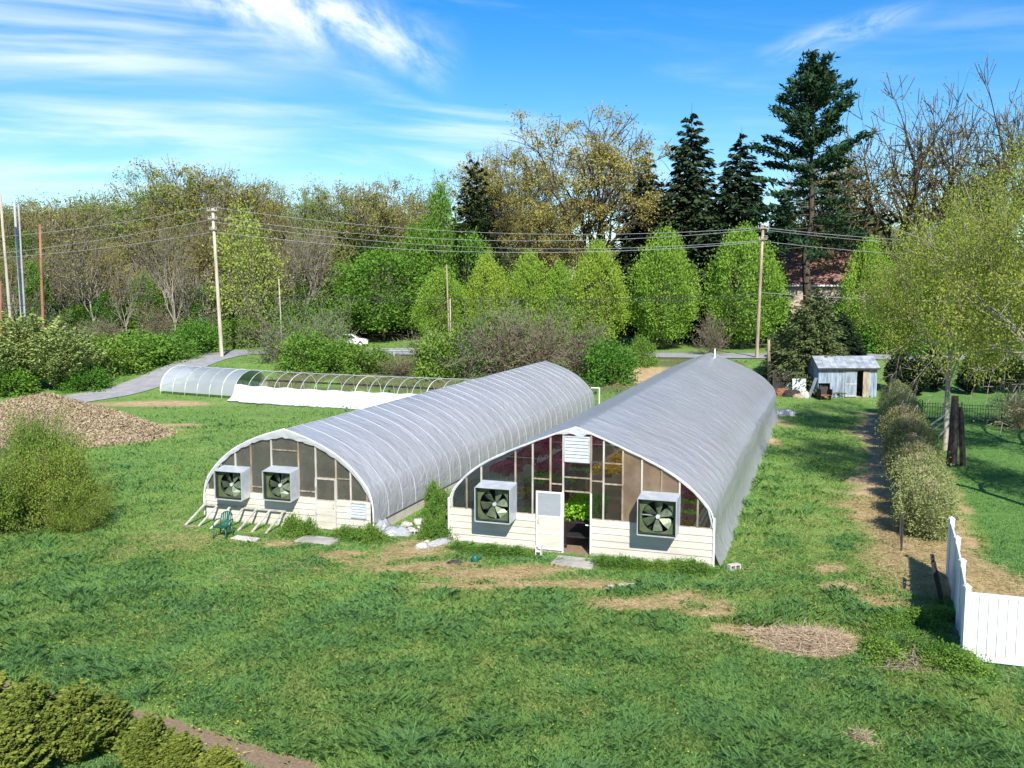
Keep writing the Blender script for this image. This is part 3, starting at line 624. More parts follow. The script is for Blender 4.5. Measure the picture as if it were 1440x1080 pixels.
def lobed(name, seed, H, W, base, leaf, n_clump, per, size, clump_r, bark='bark', shape='egg', cat='tree', twig='twig_grey', up=.3, fill=.55, trunk_r=.2, aspect=.62, stems=1, rag=0.12):
    """dense crown: leaf clumps through an envelope, heavier towards the outside, limbs to each clump"""
    rs = np.random.RandomState(seed); rng = random.Random(seed)
    C = []; hh = H - base
    while len(C) < n_clump:
        t = rs.rand(); a = rs.rand() * 6.283
        if shape == 'egg': pr = (math.sin(math.pi * t ** 0.80) ** 0.62) * (1 - 0.25 * t)
        elif shape == 'dome': pr = math.sqrt(max(0, 1 - t ** 2.2))
        elif shape == 'cone': pr = (1 - t) ** 0.75 * min(1, t * 9 + .45)
        elif shape == 'vase': pr = (0.35 + 0.75 * t ** .7) * math.sqrt(max(0, 1 - max(0, (t - .62) / .38) ** 2 * .75))
        else: pr = math.sin(math.pi * min(.98, .08 + t * .92)) ** .55
        lob = 1 + rag * math.sin(a * 3 + seed) + rag * math.sin(a * 5 + t * 9 + seed * 2)
        if rs.rand() > pr + .15: continue
        q = fill + (1 - fill) * math.sqrt(rs.rand())
        C.append((pr * q * lob * W / 2 * math.cos(a), pr * q * lob * W / 2 * math.sin(a), base + hh * t * (1 + .04 * rs.randn())))
    C = np.array(C); n = n_clump * per; i = np.repeat(np.arange(n_clump), per)
    L_ = C[i] + rs.randn(n, 3) * clump_r * (0.7 + .6 * rs.rand(n_clump)[i])[:, None]; L_[:, 2] = np.maximum(L_[:, 2], 0.03)
    ax = np.array([0, 0, base + hh * .4]); o = L_ - ax; o /= np.maximum(np.linalg.norm(o, axis=1), 1e-4)[:, None]
    V, F = leaves_np(L_, rs, size, aspect, up, o)
    segs = []
    if stems == 1:
        p = np.array([0, 0, -.2]); 
        for s in range(6):
            q = np.array([rs.randn() * .05, rs.randn() * .05, base * .0 + (H * .8) * (s + 1) / 6]); r = trunk_r * (1 - s / 6.5); segs.append((tuple(p), tuple(q), r, trunk_r * (1 - (s + 1) / 6.5), 0)); p = q
    for c in C[rs.permutation(n_clump)[:min(n_clump, 130)]]:
        z0 = max(base * .5, c[2] * .35) if stems == 1 else 0.0
        a0 = np.array([0, 0, z0]) if stems == 1 else np.array([rs.randn() * .12 * W / 4, rs.randn() * .12 * W / 4, -.05])
        m = (a0 + c) / 2 + rs.randn(3) * .06 * W + np.array([0, 0, -.03 * H]); m[2] = max(m[2], .05); rr = max(.012, trunk_r * .22)
        segs += [(tuple(a0), tuple(m), rr, rr * .7, 1), (tuple(m), tuple(c), rr * .7, rr * .3, 1)]
    return tree_thing(name, cat, segs, V, F, leafv(n, rs, rs.rand(n_clump)[i]), bark, twig, leaf, rs, thin=9, k=4)
def conifer(name, seed, H, W, leaf, n_br, per, size, droop=.25, base=.04, power=.85, bark='bark_dark', aspect=.38, rag=.2, trunk_r=.28, hang=.15, lift_top=.5, cat='tree'):
    rs = np.random.RandomState(seed); segs = []; C = []; O = []
    p = (0, 0, -.3)
    for s in range(8):
        q = (rs.randn() * .04, rs.randn() * .04, H * (s + 1) / 8); segs.append((p, q, trunk_r * (1 - s / 8.3), trunk_r * (1 - (s + 1) / 8.3), 0)); p = q
    for b in range(n_br):
        t = base + (1 - base) * (1 - math.sqrt(1 - (b + rs.rand()) / n_br * .999)); z = H * t
        L = W / 2 * max(0.03, (1 - (t - base) / (1 - base))) ** power * (1 - rag + 2 * rag * rs.rand()); a = b * 2.399 + rs.randn() * .2
        rise = lift_top * t - droop * (1 - t); d = np.array([math.cos(a), math.sin(a), 0])
        pts = [np.array([0, 0, z]) + d * L * u + np.array([0, 0, L * (rise * u - droop * u * u * .7 + .12 * max(0, u - .6))]) for u in (0, .35, .7, 1)]
        r = max(.015, .03 * L / 3)
        for u in range(3): segs.append((tuple(pts[u]), tuple(pts[u + 1]), r * (1 - u * .28), r * (1 - (u + 1) * .28), 1))
        n = max(4, int(per * (.35 + L / (W / 2))))
        u = rs.rand(n) ** .7; i = np.minimum((u * 3).astype(int), 2); f = u * 3 - i; pa = np.array(pts); c = pa[i] * (1 - f)[:, None] + pa[i + 1] * f[:, None]
        perp = np.array([-d[1], d[0], 0]); wdt = .30 * L * (1 - u * .65); off = (rs.rand(n) * 2 - 1) * wdt
        c = c + perp * off[:, None] - np.array([0, 0, 1]) * (hang * rs.rand(n) * L * .5)[:, None]
        C.append(c); O.append(d * 1.0 + perp * (np.sign(off) * .7)[:, None] + np.array([0, 0, -hang]) * 1.0 + rs.randn(n, 3) * .25)
    C = np.concatenate(C); O = np.concatenate(O); C[:, 2] = np.maximum(C[:, 2], .05); O /= np.linalg.norm(O, axis=1)[:, None]
    n = len(C); s = size * (.65 + .7 * rs.rand(n)); b = np.cross(O, rs.randn(n, 3) * .5 + np.array([0, 0, 1])); b /= np.linalg.norm(b, axis=1)[:, None]
    L_ = O * s[:, None]; Wd = b * (s * aspect * .5)[:, None]
    V = np.stack([C - L_ * .5, C + Wd, C + L_ * .5, C - Wd], 1).reshape(-1, 3); i = np.arange(n) * 4
    return tree_thing(name, cat, segs, V, np.stack([i, i + 1, i + 2, i + 3], 1), leafv(n, rs), bark, 'twig_brown', leaf, rs, thin=9, k=4)
def twig_shrub(name, seed, H, W, leaf, n_stem, n_leaf, size, twig='twig_brown', levels=2, cat='shrub', sp=.25, tw=.014):
    rng = random.Random(seed); rs = np.random.RandomState(seed); segs = []; tips = []
    def br(p, d, L, r, lev):
        for i in range(3):
            d = (d + Vector((rng.gauss(0, .16), rng.gauss(0, .16), rng.gauss(0, .12) + .03))).normalized(); q = p + d * (L / 3); segs.append((tuple(p), tuple(q), r, r * .8, lev)); p = q; r *= .8
            if lev < levels:
                for _ in range(rng.randint(1, 2)):
                    s = d.cross(Vector((rng.gauss(0, 1), rng.gauss(0, 1), rng.gauss(0, 1)))).normalized(); a = rng.uniform(.4, .9)
                    br(p, d * math.cos(a) + s * math.sin(a), L * rng.uniform(.4, .65), r * .7, lev + 1)
            tips.append(tuple(p))
    for i in range(n_stem):
        a = rng.uniform(0, 6.283); t = abs(rng.gauss(0, .55)); t = min(t, 1.25); q = rng.uniform(0, .12) * W
        br(Vector((q * math.cos(a), q * math.sin(a), -.05)), Vector((math.sin(t) * math.cos(a), math.sin(t) * math.sin(a), math.cos(t))), H * rng.uniform(.6, 1.0), max(tw * 1.6, H * .008), 0)
    zs = max(s[1][2] for s in segs); xs = np.percentile([abs(c) for s in segs for c in s[1][:2]], 97); kz = H / zs; kx = W / 2 / xs
    f = lambda p: (p[0] * kx, p[1] * kx, max(-.05, p[2] * kz))
    segs = [(f(a), f(b), max(c, tw), max(d, tw * .8), l) for a, b, c, d, l in segs]; T = np.array([f(t) for t in tips])
    i = rs.randint(0, len(T), n_leaf); C = T[i] + rs.randn(n_leaf, 3) * sp; C[:, 2] = np.maximum(C[:, 2], .04); V, F = leaves_np(C, rs, size, .6)
    root = thing(name, None, cat)
    b = [s for s in segs if s[4] == 0]; s2 = [s for s in segs if s[4] > 0]
    V1, F1 = tubes_np(b, 3); link('stems', npmesh('stems', V1, F1, twig), root)
    cr = link('crown', npmesh('crown', V, F, leaf, dict(v=leafv(n_leaf, rs))), root)
    V2, F2 = ribbons_np(s2, rs); link('twigs', npmesh('twigs', V2, F2, twig), cr)['kind'] = 'stuff'
    return root
# ---------------------------------------------------------------- greenhouses
def profile(half, n=44):
    """symmetrical arch: smooth curve through the half profile, ends at the ground"""
    pts = [np.array(p, float) for p in half]
    full = [np.array([-p[0], p[1]]) for p in pts] + [p for p in pts[::-1][1:]]
    apex = len(pts) - 1; out = []
    def cr(seq):
        pp = [2 * seq[0] - seq[1]] + seq + [2 * seq[-1] - seq[-2]]; q = []
        for k in range(1, len(pp) - 2):
            a, b, c, d = pp[k - 1:k + 3]
            for t in np.linspace(0, 1, 5, endpoint=False): q.append(0.5 * ((2 * b) + (c - a) * t + (2 * a - 5 * b + 4 * c - d) * t * t + (3 * b - a - 3 * c + d) * t ** 3))
        q.append(seq[-1]); return q
    l = cr(full[:apex + 1]); r = cr(full[apex:])
    return np.array(l + r[1:])
PR = profile([(4.58, 0), (4.58, .7), (4.58, 1.3), (4.53, 1.66), (4.33, 2.03), (3.72, 2.63), (2.88, 3.15), (1.6, 3.72), (0.6, 4.12), (0, 4.33)])
PL = profile([(3.65, 0), (3.66, .6), (3.64, 1.0), (3.56, 1.4), (3.38, 1.76), (2.82, 2.38), (2.1, 2.9), (1.1, 3.36), (0, 3.70)])
def top_at(PF, x):
    up = PF[PF[:, 1] > 1.2]; return float(np.interp(x, up[:, 0], up[:, 1]))
def film_cover(name, PF, L, sp, mat, parent, seed, z_lo=(0.0, 0.0), flare=0.0, y0=0.0, sag=0.012):
    n_h = int(round(L / sp)); ny = n_h * 5 + 1; ys = np.linspace(y0, y0 + L, ny); k = len(PF); rs = np.random.RandomState(seed)
    tn = np.gradient(PF, axis=0); nr = np.stack([tn[:, 1], -tn[:, 0]], 1); nr /= np.linalg.norm(nr, axis=1)[:, None]; nr = -nr * np.sign((-nr * (PF - [0, 1.5])).sum(1))[:, None]
    V = np.zeros((ny, k, 3))
    for j, y in enumerate(ys):
        s = -sag * math.sin(math.pi * ((j % 5) / 5)) if j % 5 else 0
        u = np.arange(k); w_ = 0.020 * (fbm(u * .35, np.full(k, y), 1.6, seed) - .5) * 2 + (0.010 * np.sin(u * .9 + 7 * fbm(u * .15, np.full(k, y), 3.0, seed + 9)) if flare else 0)
        w_ = w_ * (0.15 if j % 5 == 0 else 1)
        q = PF + nr * (s + w_)[:, None] if False else PF + nr * (s + w_).reshape(-1, 1)
        q = q.copy()
        lo_l, lo_r = z_lo
        q[:, 1] = np.where(u < k / 2, np.maximum(q[:, 1], lo_l), np.maximum(q[:, 1], lo_r))
        if flare:                                        # loose hem lying on the ground, rumpled
            low = np.clip(1 - q[:, 1] / 0.9, 0, 1) ** 2; rum = .55 + .9 * fbm(np.full(k, y), u * .12, 2.2, seed + 3, 2)
            q[:, 0] += np.where(u > k / 2, 1, 0) * low * flare * rum
            q[:, 1] = np.where(q[:, 1] < .02, .012, q[:, 1])
        V[j, :, 0] = q[:, 0]; V[j, :, 1] = y; V[j, :, 2] = q[:, 1]
    i = (np.arange(k - 1)[None, :] + np.arange(ny - 1)[:, None] * k).ravel()
    return link(name, npmesh(name, V.reshape(-1, 3), np.stack([i, i + 1, i + 1 + k, i + k], 1), mat, None, True), parent)
def hoop_mesh(PF, r, mat, out=0.0, z_min=0.0, k=5):
    q = [(x * (1 + out / 4), 0, z + (out if z > 1 else 0)) for x, z in PF if z >= z_min]
    return MB().tube(q, r, k).mesh('hoop', mat, True)
def fan_unit(gh, cx, z0, z1, w_, p, tilt=0.05):
    """hooded exhaust fan on the gable: housing, recessed shroud with round opening, blades, hub, guard bar"""
    h = z1 - z0; y1 = -p; t = 0.02
    m = MB(); x0, x1 = cx - w_ / 2, cx + w_ / 2
    zt0, zt1 = z1 + 0.10, z1 - 0.0                       # hood falls towards the front
    def slab(a, b, c, d, th):                            # four corners, thickness along the normal
        a, b, c, d = map(Vector, (a, b, c, d)); n_ = (b - a).cross(d - a).normalized() * th
        m.add([a, b, c, d, a + n_, b + n_, c + n_, d + n_], [(0, 1, 2, 3), (7, 6, 5, 4), (0, 4, 5, 1), (1, 5, 6, 2), (2, 6, 7, 3), (3, 7, 4, 0)])
    slab((x0, 0, zt0), (x0, y1, zt1), (x1, y1, zt1), (x1, 0, zt0), t)      # top
    slab((x0, 0, z0 + .05), (x1, 0, z0 + .05), (x1, y1, z0), (x0, y1, z0), t)   # bottom
    slab((x0, 0, z0 + .05), (x0, y1, z0), (x0, y1, zt1), (x0, 0, zt0), t)
    slab((x1, 0, z0 + .05), (x1, 0, zt0), (x1, y1, zt1), (x1, y1, z0), t)
    fan = m.obj('exhaust_fan', 'hood_metal', gh)
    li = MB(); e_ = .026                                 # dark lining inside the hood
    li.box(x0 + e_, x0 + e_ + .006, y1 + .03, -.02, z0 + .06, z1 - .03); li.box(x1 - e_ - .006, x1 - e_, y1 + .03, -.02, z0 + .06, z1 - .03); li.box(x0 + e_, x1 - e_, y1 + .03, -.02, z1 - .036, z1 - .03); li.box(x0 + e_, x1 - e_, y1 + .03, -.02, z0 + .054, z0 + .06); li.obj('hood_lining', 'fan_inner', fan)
    # shroud plate with a round hole, set back in the housing
    ys = y1 + 0.20; k = 28; R = min(w_, h) * 0.44; zc = (z0 + z1) / 2; V = []; F = []
    for dy in (0, .03):
        for j in range(k):
            a = 2 * math.pi * j / k; V.append((cx + R * math.cos(a), ys + dy, zc + R * math.sin(a)))
        for j in range(k):
            a = 2 * math.pi * j / k; c, s = math.cos(a), math.sin(a); q = max(abs(c) / ((w_ - .05) / 2), abs(s) / ((h - .05) / 2)); V.append((cx + c / q, ys + dy, zc + s / q))
    for j in range(k):
        n_ = (j + 1) % k; F += [(j, n_, k + n_, k + j), (2 * k + j, 3 * k + j, 3 * k + n_, 2 * k + n_), (j, 2 * k + j, 2 * k + n_, n_)]
    MB().add(V, F).obj('shroud', 'fan_green', fan)
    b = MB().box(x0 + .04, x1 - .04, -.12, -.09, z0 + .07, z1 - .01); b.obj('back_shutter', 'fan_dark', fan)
    rng = random.Random(int(cx * 100)); a0 = rng.uniform(0, 1)
    for j in range(6):
        a = a0 + j * math.pi / 3; ca, sa = math.cos(a), math.sin(a); V = []
        for rr, hw, tw in ((.07, .05, .05), (R * .55, .115, .07), (R * .96, .15, .06)):
            for s in (-1, 1): V.append((cx + rr * ca - s * hw * sa, ys + .10 + s * tw, zc + rr * sa + s * hw * ca))
        V2 = [(x, y + .012, z) for x, y, z in V]
        MB().add(V + V2, [(0, 1, 3, 2), (2, 3, 5, 4), (8, 9, 7, 6), (10, 11, 9, 8), (0, 2, 8, 6), (2, 4, 10, 8), (1, 7, 9, 3), (3, 9, 11, 5), (4, 5, 11, 10), (0, 6, 7, 1)]).obj('blade', 'fan_blade', fan)
    hb = MB(); hb.tube([(cx, ys + .02, zc), (cx, ys + .17, zc)], .07, 10); hb.obj('hub', 'galv', fan)
    g = MB(); g.bar((cx - .02, ys + .20, z0 + .06), (cx + .02, ys + .20, z1 - .04), .06, .04); g.bar((x0 + .06, ys + .20, zc), (x1 - .06, ys + .20, zc), .03, .03); g.obj('motor_bracket', 'steel_rail', fan)
    return fan
def siding(gh, spans, z0, rows, rh, y=-0.03):
    for x0, x1 in spans:
        for r in range(rows):
            z = z0 + r * rh; dx = 0.0015 * ((r * 7) % 5)
            m = MB(); a, b = x0 + dx, x1 - dx              # lapped board: the lower edge stands proud
            V = [(a, y - .034, z), (b, y - .034, z), (b, y - .006, z + rh - .004), (a, y - .006, z + rh - .004), (a, y + .02, z), (b, y + .02, z), (b, y + .02, z + rh - .004), (a, y + .02, z + rh - .004)]
            m.add(V, [(0, 1, 2, 3), (7, 6, 5, 4), (0, 4, 5, 1), (1, 5, 6, 2), (2, 6, 7, 3), (3, 7, 4, 0)]).obj('siding_board', 'siding', gh)
def gable_panes(gh, PF, studs, sill, rails, mats, skip=()):
    for i, (a, b) in enumerate(zip(studs[:-1], studs[1:])):
        for (lo, hi) in rails.get(i, [(sill, 9)]):
            if (i, lo) in skip: continue
            a_, b_ = a + .025, b - .025
            xs = np.linspace(a_, b_, 6); tops = [(float(x), min(hi, top_at(PF, float(x)) - .06)) for x in xs]
            pts = [(a_, lo + .01), (b_, lo + .01)] + [t for t in tops[::-1] if t[1] > lo + .03]
            if len(pts) < 4: continue
            MB().poly(pts, .012, .020).obj('glazing_panel', mats(i, lo), gh)
def studs_rails(gh, PF, studs, sill, rail_list, mat=('grey_wood', 'old_wood')):
    for i, x in enumerate(studs):
        zt = top_at(PF, x) - .05
        if zt < sill + .1: continue
        MB().box(x - .028, x + .028, -.035, .05, sill - .03, zt).obj('stud', mat[i % 2], gh)
    for x0, x1, z in rail_list:
        MB().box(x0, x1, -.03, .045, z - .022, z + .022).obj('rail', mat[1], gh)
def rim(gh, PF, z_min, mat='white_paint', r=.035, y=-.06):
    q = [(x * 1.002, y, z + .012) for x, z in PF if z >= z_min]
    MB().tube(q, r, 6).obj('arch_rim', mat, gh, smooth=True)
def valance(gh, PF, drop, mat='film_white', y=-.085, x_lim=9, wav=.04, seed=1):
    """film wrapped over the end arch: strip with an uneven lower edge"""
    rs = np.random.RandomState(seed); q = [(x, z) for x, z in PF if z > 1.0 and abs(x) < x_lim]; V = []; F = []
    xs = np.linspace(q[0][0], q[-1][0], 60)
    for i, x in enumerate(xs):
        zt = top_at(PF, x) + .03; d = drop(x) * (1 + wav * math.sin(i * 1.7) + wav * rs.randn()); zl = zt - max(.05, d)
        V += [(x, y, zt), (x * .995, y - .012 + .02 * math.sin(i * 1.1), (zt + zl) / 2), (x * .99, y + .01 * math.sin(i * 2.3), zl)]
    V += [(a, b + .012, c) for a, b, c in V]; n = 3 * len(xs)
    for i in range(len(xs) - 1):
        for j in range(2):
            a = i * 3 + j; F += [(a, a + 3, a + 4, a + 1), (n + a, n + a + 1, n + a + 4, n + a + 3)]
    MB().add(V, F).obj('film_valance', mat, gh, smooth=True)
def end_wall_back(gh, PF, L):
    q = [(float(x), float(z)) for x, z in PF]; MB().poly(q, L - .06, L - .03).obj('rear_wall', 'film', gh)
def door_leaf(gh, x0, x1, z0, z1, y, frame, panel, split, pane, hinge_left=True, thick=.045):
    w_ = .055; d = MB()
    d.box(x0, x0 + w_, y, y + thick, z0, z1); d.box(x1 - w_, x1, y, y + thick, z0, z1)
    for z in (z0, split - .04, (z0 + split) / 2 - .03, z1 - .06): d.box(x0 + w_, x1 - w_, y + .002, y + thick - .002, z, z + .06)
    door = d.obj('door', frame, gh)
    MB().box(x0 + w_, x1 - w_, y + .015, y + .03, z0 + .06, (z0 + split) / 2 - .03).obj('door_panel', panel, door)
    MB().box(x0 + w_, x1 - w_, y + .015, y + .03, (z0 + split) / 2 + .03, split - .04).obj('door_panel', panel, door)
    MB().box(x0 + w_, x1 - w_, y + .016, y + .022, split + .02, z1 - .06).obj('door_window', pane, door)
    hx = x1 - .10 if hinge_left else x0 + .10
    MB().tube([(hx, y, 1.0), (hx, y - .06, 1.02), (hx, y - .06, 1.12), (hx, y, 1.14)], .012, 5).obj('handle', 'steel_rail', door)
    return door
def louver(gh, x0, x1, z0, z1, n, mat='galv', y=-.05):
    m = MB(); t = .04
    m.box(x0, x0 + t, y - .03, y + .05, z0, z1); m.box(x1 - t, x1, y - .03, y + .05, z0, z1); m.box(x0 + t, x1 - t, y - .03, y + .05, z1 - t, z1); m.box(x0 + t, x1 - t, y - .03, y + .05, z0, z0 + t)
    lv = m.obj('louver_vent', mat, gh); h = (z1 - z0 - 2 * t) / n
    for i in range(n):
        z = z0 + t + i * h; a = .5
        MB().add([(x0 + t, y - .028, z + .004), (x1 - t, y - .028, z + .004), (x1 - t, y + .012, z + h + .012), (x0 + t, y + .012, z + h + .012), (x0 + t, y - .02, z), (x1 - t, y - .02, z), (x1 - t, y + .02, z + h), (x0 + t, y + .02, z + h)], [(0, 1, 2, 3), (7, 6, 5, 4), (0, 4, 5, 1), (3, 2, 6, 7)]).obj('slat', 'hood_metal', lv)
# ---- wide greenhouse
GR = thing('greenhouse', 'wide greenhouse with open door and pointed film arch, right of the two', 'greenhouse', GR_C, -AZ)
film_cover('film_cover', PR, GR_L, 1.22, 'film', GR, 4, flare=.26, sag=.012)
hm = hoop_mesh(PR, .018, 'galv', out=-.045)
for i in range(1, 31): link('hoop', hm, GR, (0, i * GR_L / round(GR_L / 1.22), 0))
for x in (-2.9, -1.3, .75, 2.05, 3.3):
    z = min(3.05, top_at(PR, x) - .2); MB().tube([(x, .1, z), (x, GR_L - .1, z)], .018, 5).obj('purlin', 'galv', GR)
for i in range(9):
    y = 2.4 + i * 3.66; m = MB(); m.tube([(-3.55, y, 2.72), (3.55, y, 2.72)], .016, 5); m.tube([(-1.2, y, 2.72), (0, y, 4.2)], .014, 5); m.tube([(1.2, y, 2.72), (0, y, 4.2)], .014, 5); m.obj('cross_tie', 'galv', GR)
siding(GR, [(-4.56, -.47), (.55, 4.56)], .10, 5, .23)
MB().box(-4.58, -.47, -.07, .05, -.03, .095).obj('sill_plank', 'grey_wood', GR); MB().box(.55, 4.58, -.07, .05, -.03, .095).obj('sill_plank', 'grey_wood', GR)
SR = [-4.5, -3.94, -3.39, -2.14, -1.52, -.89, -.44, .52, .95, 1.6, 2.23, 2.88, 3.47, 4.06, 4.5]
railsR = {3: [(1.25, 2.5), (2.5, 9)], 4: [(1.25, 2.36), (2.36, 9)], 5: [(2.12, 2.36), (2.36, 9)], 6: [(2.17, 2.62), (2.62, 3.14)], 7: [(1.25, 2.55), (2.55, 9)], 8: [(1.25, 2.48), (2.48, 3.18), (3.18, 9)]}
gable_panes(GR, PR, SR, 1.25, railsR, lambda i, lo: 'pane_frosted' if i in (9, 10, 11) else 'pane')
studs_rails(GR, PR, SR, 1.25, [(-1.5, -.9, 2.5), (-.88, -.46, 2.36), (-.42, .5, 2.62), (.54, .94, 2.55), (.96, 1.58, 2.48), (.96, 1.58, 3.18), (-4.48, -1.4, 1.25), (.54, 4.5, 1.25), (-.42, .5, 2.14)])
m = MB(); m.box(-.475, -.425, -.05, .05, 0.0, 2.12); m.box(.505, .555, -.05, .05, 0.0, 2.12); m.obj('door_frame', 'white_paint', GR)
door_leaf(GR, -1.37, -.44, .09, 2.10, -.125, 'white_paint', 'siding', 1.24, 'film_clear', hinge_left=False)
louver(GR, -.40, .48, 3.15, 4.03, 7)
fan_unit(GR, -2.73, 1.03, 2.20, 1.24, .75); fan_unit(GR, 2.86, 1.05, 2.22, 1.22, .75)
rim(GR, PR, 1.45, r=.024); valance(GR, PR, lambda x: .055 + .24 * max(0, 1 - abs(x) / .6), mat='film', seed=3, wav=.12)
for s in (-1, 1): MB().box(s * 4.6 - .03, s * 4.6 + .03, -.09, .0, 0, 1.62).obj('corner_post', 'white_paint', GR)
end_wall_back(GR, PR, GR_L)
MB().tube([(.55, GR_L - 2.2, 4.0), (.55, GR_L - 2.2, 4.75)], .05, 8).obj('flue_pipe', 'white_paint', GR)
# ---- narrow greenhouse
GL = thing('greenhouse', 'narrow greenhouse with closed door and two hooded fans, left of the two', 'greenhouse', GL_C, -AZ)
film_cover('film_cover', PL, GL_L, 1.22, 'film', GL, 9, z_lo=(.05, .36))
hm = hoop_mesh(PL, .016, 'hoop_tape', out=-.009, z_min=.36)
for i in range(28): link('hoop', hm, GL, (0, i * GL_L / round(GL_L / 1.22), 0))
for x in (-1.7, 0, 1.7): MB().tube([(x, .1, top_at(PL, x) - .08), (x, GL_L - .1, top_at(PL, x) - .08)], .018, 5).obj('purlin', 'galv', GL)
for z in (1.72,):
    MB().tube([(3.37, .05, z), (3.37, GL_L, z)], .022, 5).obj('purlin', 'galv', GL)
MB().box(3.60, 3.66, .02, GL_L, -.06, .345).obj('baseboard', 'siding', GL); MB().box(3.60, 3.68, .02, GL_L, .350, .375).obj('hem_batten', 'dark_wood', GL)
siding(GL, [(-3.58, 1.28), (2.15, 3.55)], .06, 5, .225)
MB().box(-3.6, 1.28, -.07, .05, -.04, .055).obj('sill_plank', 'grey_wood', GL); MB().box(2.15, 3.56, -.07, .05, -.04, .055).obj('sill_plank', 'grey_wood', GL)
SL = [-3.5, -2.85, -2.2, -1.5, -.6, .57, 1.3, 2.14, 2.74, 3.4]
railsL = {3: [(1.18, 1.42), (1.42, 9)], 4: [(1.18, 2.9), (2.9, 9)], 5: [(1.18, 9)], 6: [(1.95, 9)], 7: [(1.18, 1.97), (1.97, 9)]}
gable_panes(GL, PL, SL, 1.18, railsL, lambda i, lo: 'pane_grey')
studs_rails(GL, PL, SL, 1.18, [(-3.45, -1.5, 1.18), (-1.48, -.6, 1.42), (-.58, .55, 2.9), (.59, 1.28, 1.40), (1.32, 2.12, 1.95), (2.16, 2.72, 1.97), (-1.48, 1.28, 1.18), (2.16, 3.4, 1.18)])
m = MB(); m.box(1.26, 1.305, -.05, .05, 0, 1.95); m.box(2.125, 2.17, -.05, .05, 0, 1.95); m.obj('door_frame', 'grey_wood', GL)
d = MB().box(1.31, 2.12, -.055, -.01, .03, 1.10).obj('door', 'siding', GL)
for r in range(4): MB().box(1.33, 2.10, -.068, -.056, .05 + r * .26, .05 + r * .26 + .245).obj('door_board', 'siding', d)
MB().box(1.33, 2.10, -.04, -.03, 1.14, 1.90).obj('door_window', 'pane_grey', d)
m = MB(); m.box(1.31, 1.35, -.06, -.012, 1.10, 1.94); m.box(2.08, 2.12, -.06, -.012, 1.10, 1.94); m.box(1.35, 2.08, -.06, -.012, 1.10, 1.14); m.box(1.35, 2.08, -.06, -.012, 1.90, 1.94); m.obj('window_frame', 'grey_wood', d)
MB().tube([(2.05, -.06, .85), (2.05, -.12, .87), (2.05, -.12, .99), (2.05, -.06, 1.01)], .012, 5).obj('handle', 'steel_rail', d)
for z in (.55, 1.5): MB().box(1.27, 1.33, -.075, -.057, z, z + .1).obj('hinge', 'steel_rail', d)
louver(GL, 2.77, 3.40, .56, 1.14, 5, y=-.075)
fan_unit(GL, -2.15, .98, 2.05, 1.18, .62); fan_unit(GL, -.02, 1.10, 2.17, 1.18, .62)
rim(GL, PL, .06, r=.03); valance(GL, PL, mat='film', drop= lambda x: .17 + .16 * max(0, 1 - abs(x) / 1.3), seed=5, wav=.07)
end_wall_back(GL, PL, GL_L)
m = MB(); m.bar((4.0, GL_L, -.1), (4.0, GL_L, 1.9), .07, .07); m.bar((3.4, GL_L, 1.88), (4.05, GL_L, 1.88), .07, .07); m.obj('rear_frame', 'white_paint', GL)
# ---- stock inside the wide greenhouse
def gr_loc(x, y, z=0): return GR_C + VX * x + UX * y + Vector((0, 0, z))
def tuft(n, rs, r, h, size, dome=True):
    a = rs.rand(n) * 6.283; q = np.sqrt(rs.rand(n)) * r; z = h * np.sqrt(np.maximum(0, 1 - (q / r) ** 2)) * (.6 + .4 * rs.rand(n)) if dome else h * rs.rand(n)
    return np.stack([q * np.cos(a), q * np.sin(a), z], 1)
def basket_kit(fl, seed):
    rs = np.random.RandomState(seed); root = thing('hanging_basket', None, 'hanging basket')
    MB().lathe([(.09, 0), (.15, .16), (.16, .17), (.15, .18), (.13, .165)], 12).obj('pot', 'pot_brown', root)
    C = tuft(420, rs, .34, .26, .07); C[:, 2] += .14; V, F = leaves_np(C, rs, .075, .8); link('foliage', npmesh('foliage', V, F, 'leaf_green', dict(v=leafv(len(C), rs))), root)
    C = tuft(1100, rs, .46, .36, .07); C[:, 2] += .17; V, F = leaves_np(C, rs, .085, .95); link('flowers', npmesh('flowers', V, F, fl, dict(v=leafv(len(C), rs))), root)
    m = MB()
    for j in range(3): m.tube([(.15 * math.cos(j * 2.1), .15 * math.sin(j * 2.1), .17), (0, 0, .68)], .004, 3)
    m.obj('hanger', 'steel_rail', root); return root
WORD = {'fl_yellow': 'yellow', 'fl_magenta': 'magenta', 'fl_orange': 'orange', 'fl_purple': 'purple'}
kits = {}
for x, fl in ((-2.9, 'fl_magenta'), (-1.3, 'fl_magenta'), (.75, 'fl_yellow'), (2.05, 'fl_orange'), (3.3, 'fl_magenta')):
    for j in range(6):
        f2 = fl
        if x == 2.05 and j < 2: f2 = 'fl_magenta'
        if x == -1.3 and j % 3 == 2: f2 = 'fl_purple'
        y = 1.1 + j * 1.7 + (x % 1) * .6; z = min(3.05, top_at(PR, x) - .2) - .68
        side = 'left' if x < 0 else 'right'
        lab = f'hanging basket of {WORD[f2]} flowers inside the wide greenhouse, {side} of its door'
        if f2 in kits: copy_tree(kits[f2], gr_loc(x, y, z), j * 1.1, (1.3, 1.3, 1.0), lab, f'{WORD[f2]} hanging baskets, {side} side')
        else: kits[f2] = basket_kit(f2, len(kits) + 3); place(kits[f2], gr_loc(x, y, z), 0, (1.3, 1.3, 1.0), lab, f'{WORD[f2]} hanging baskets, {side} side')
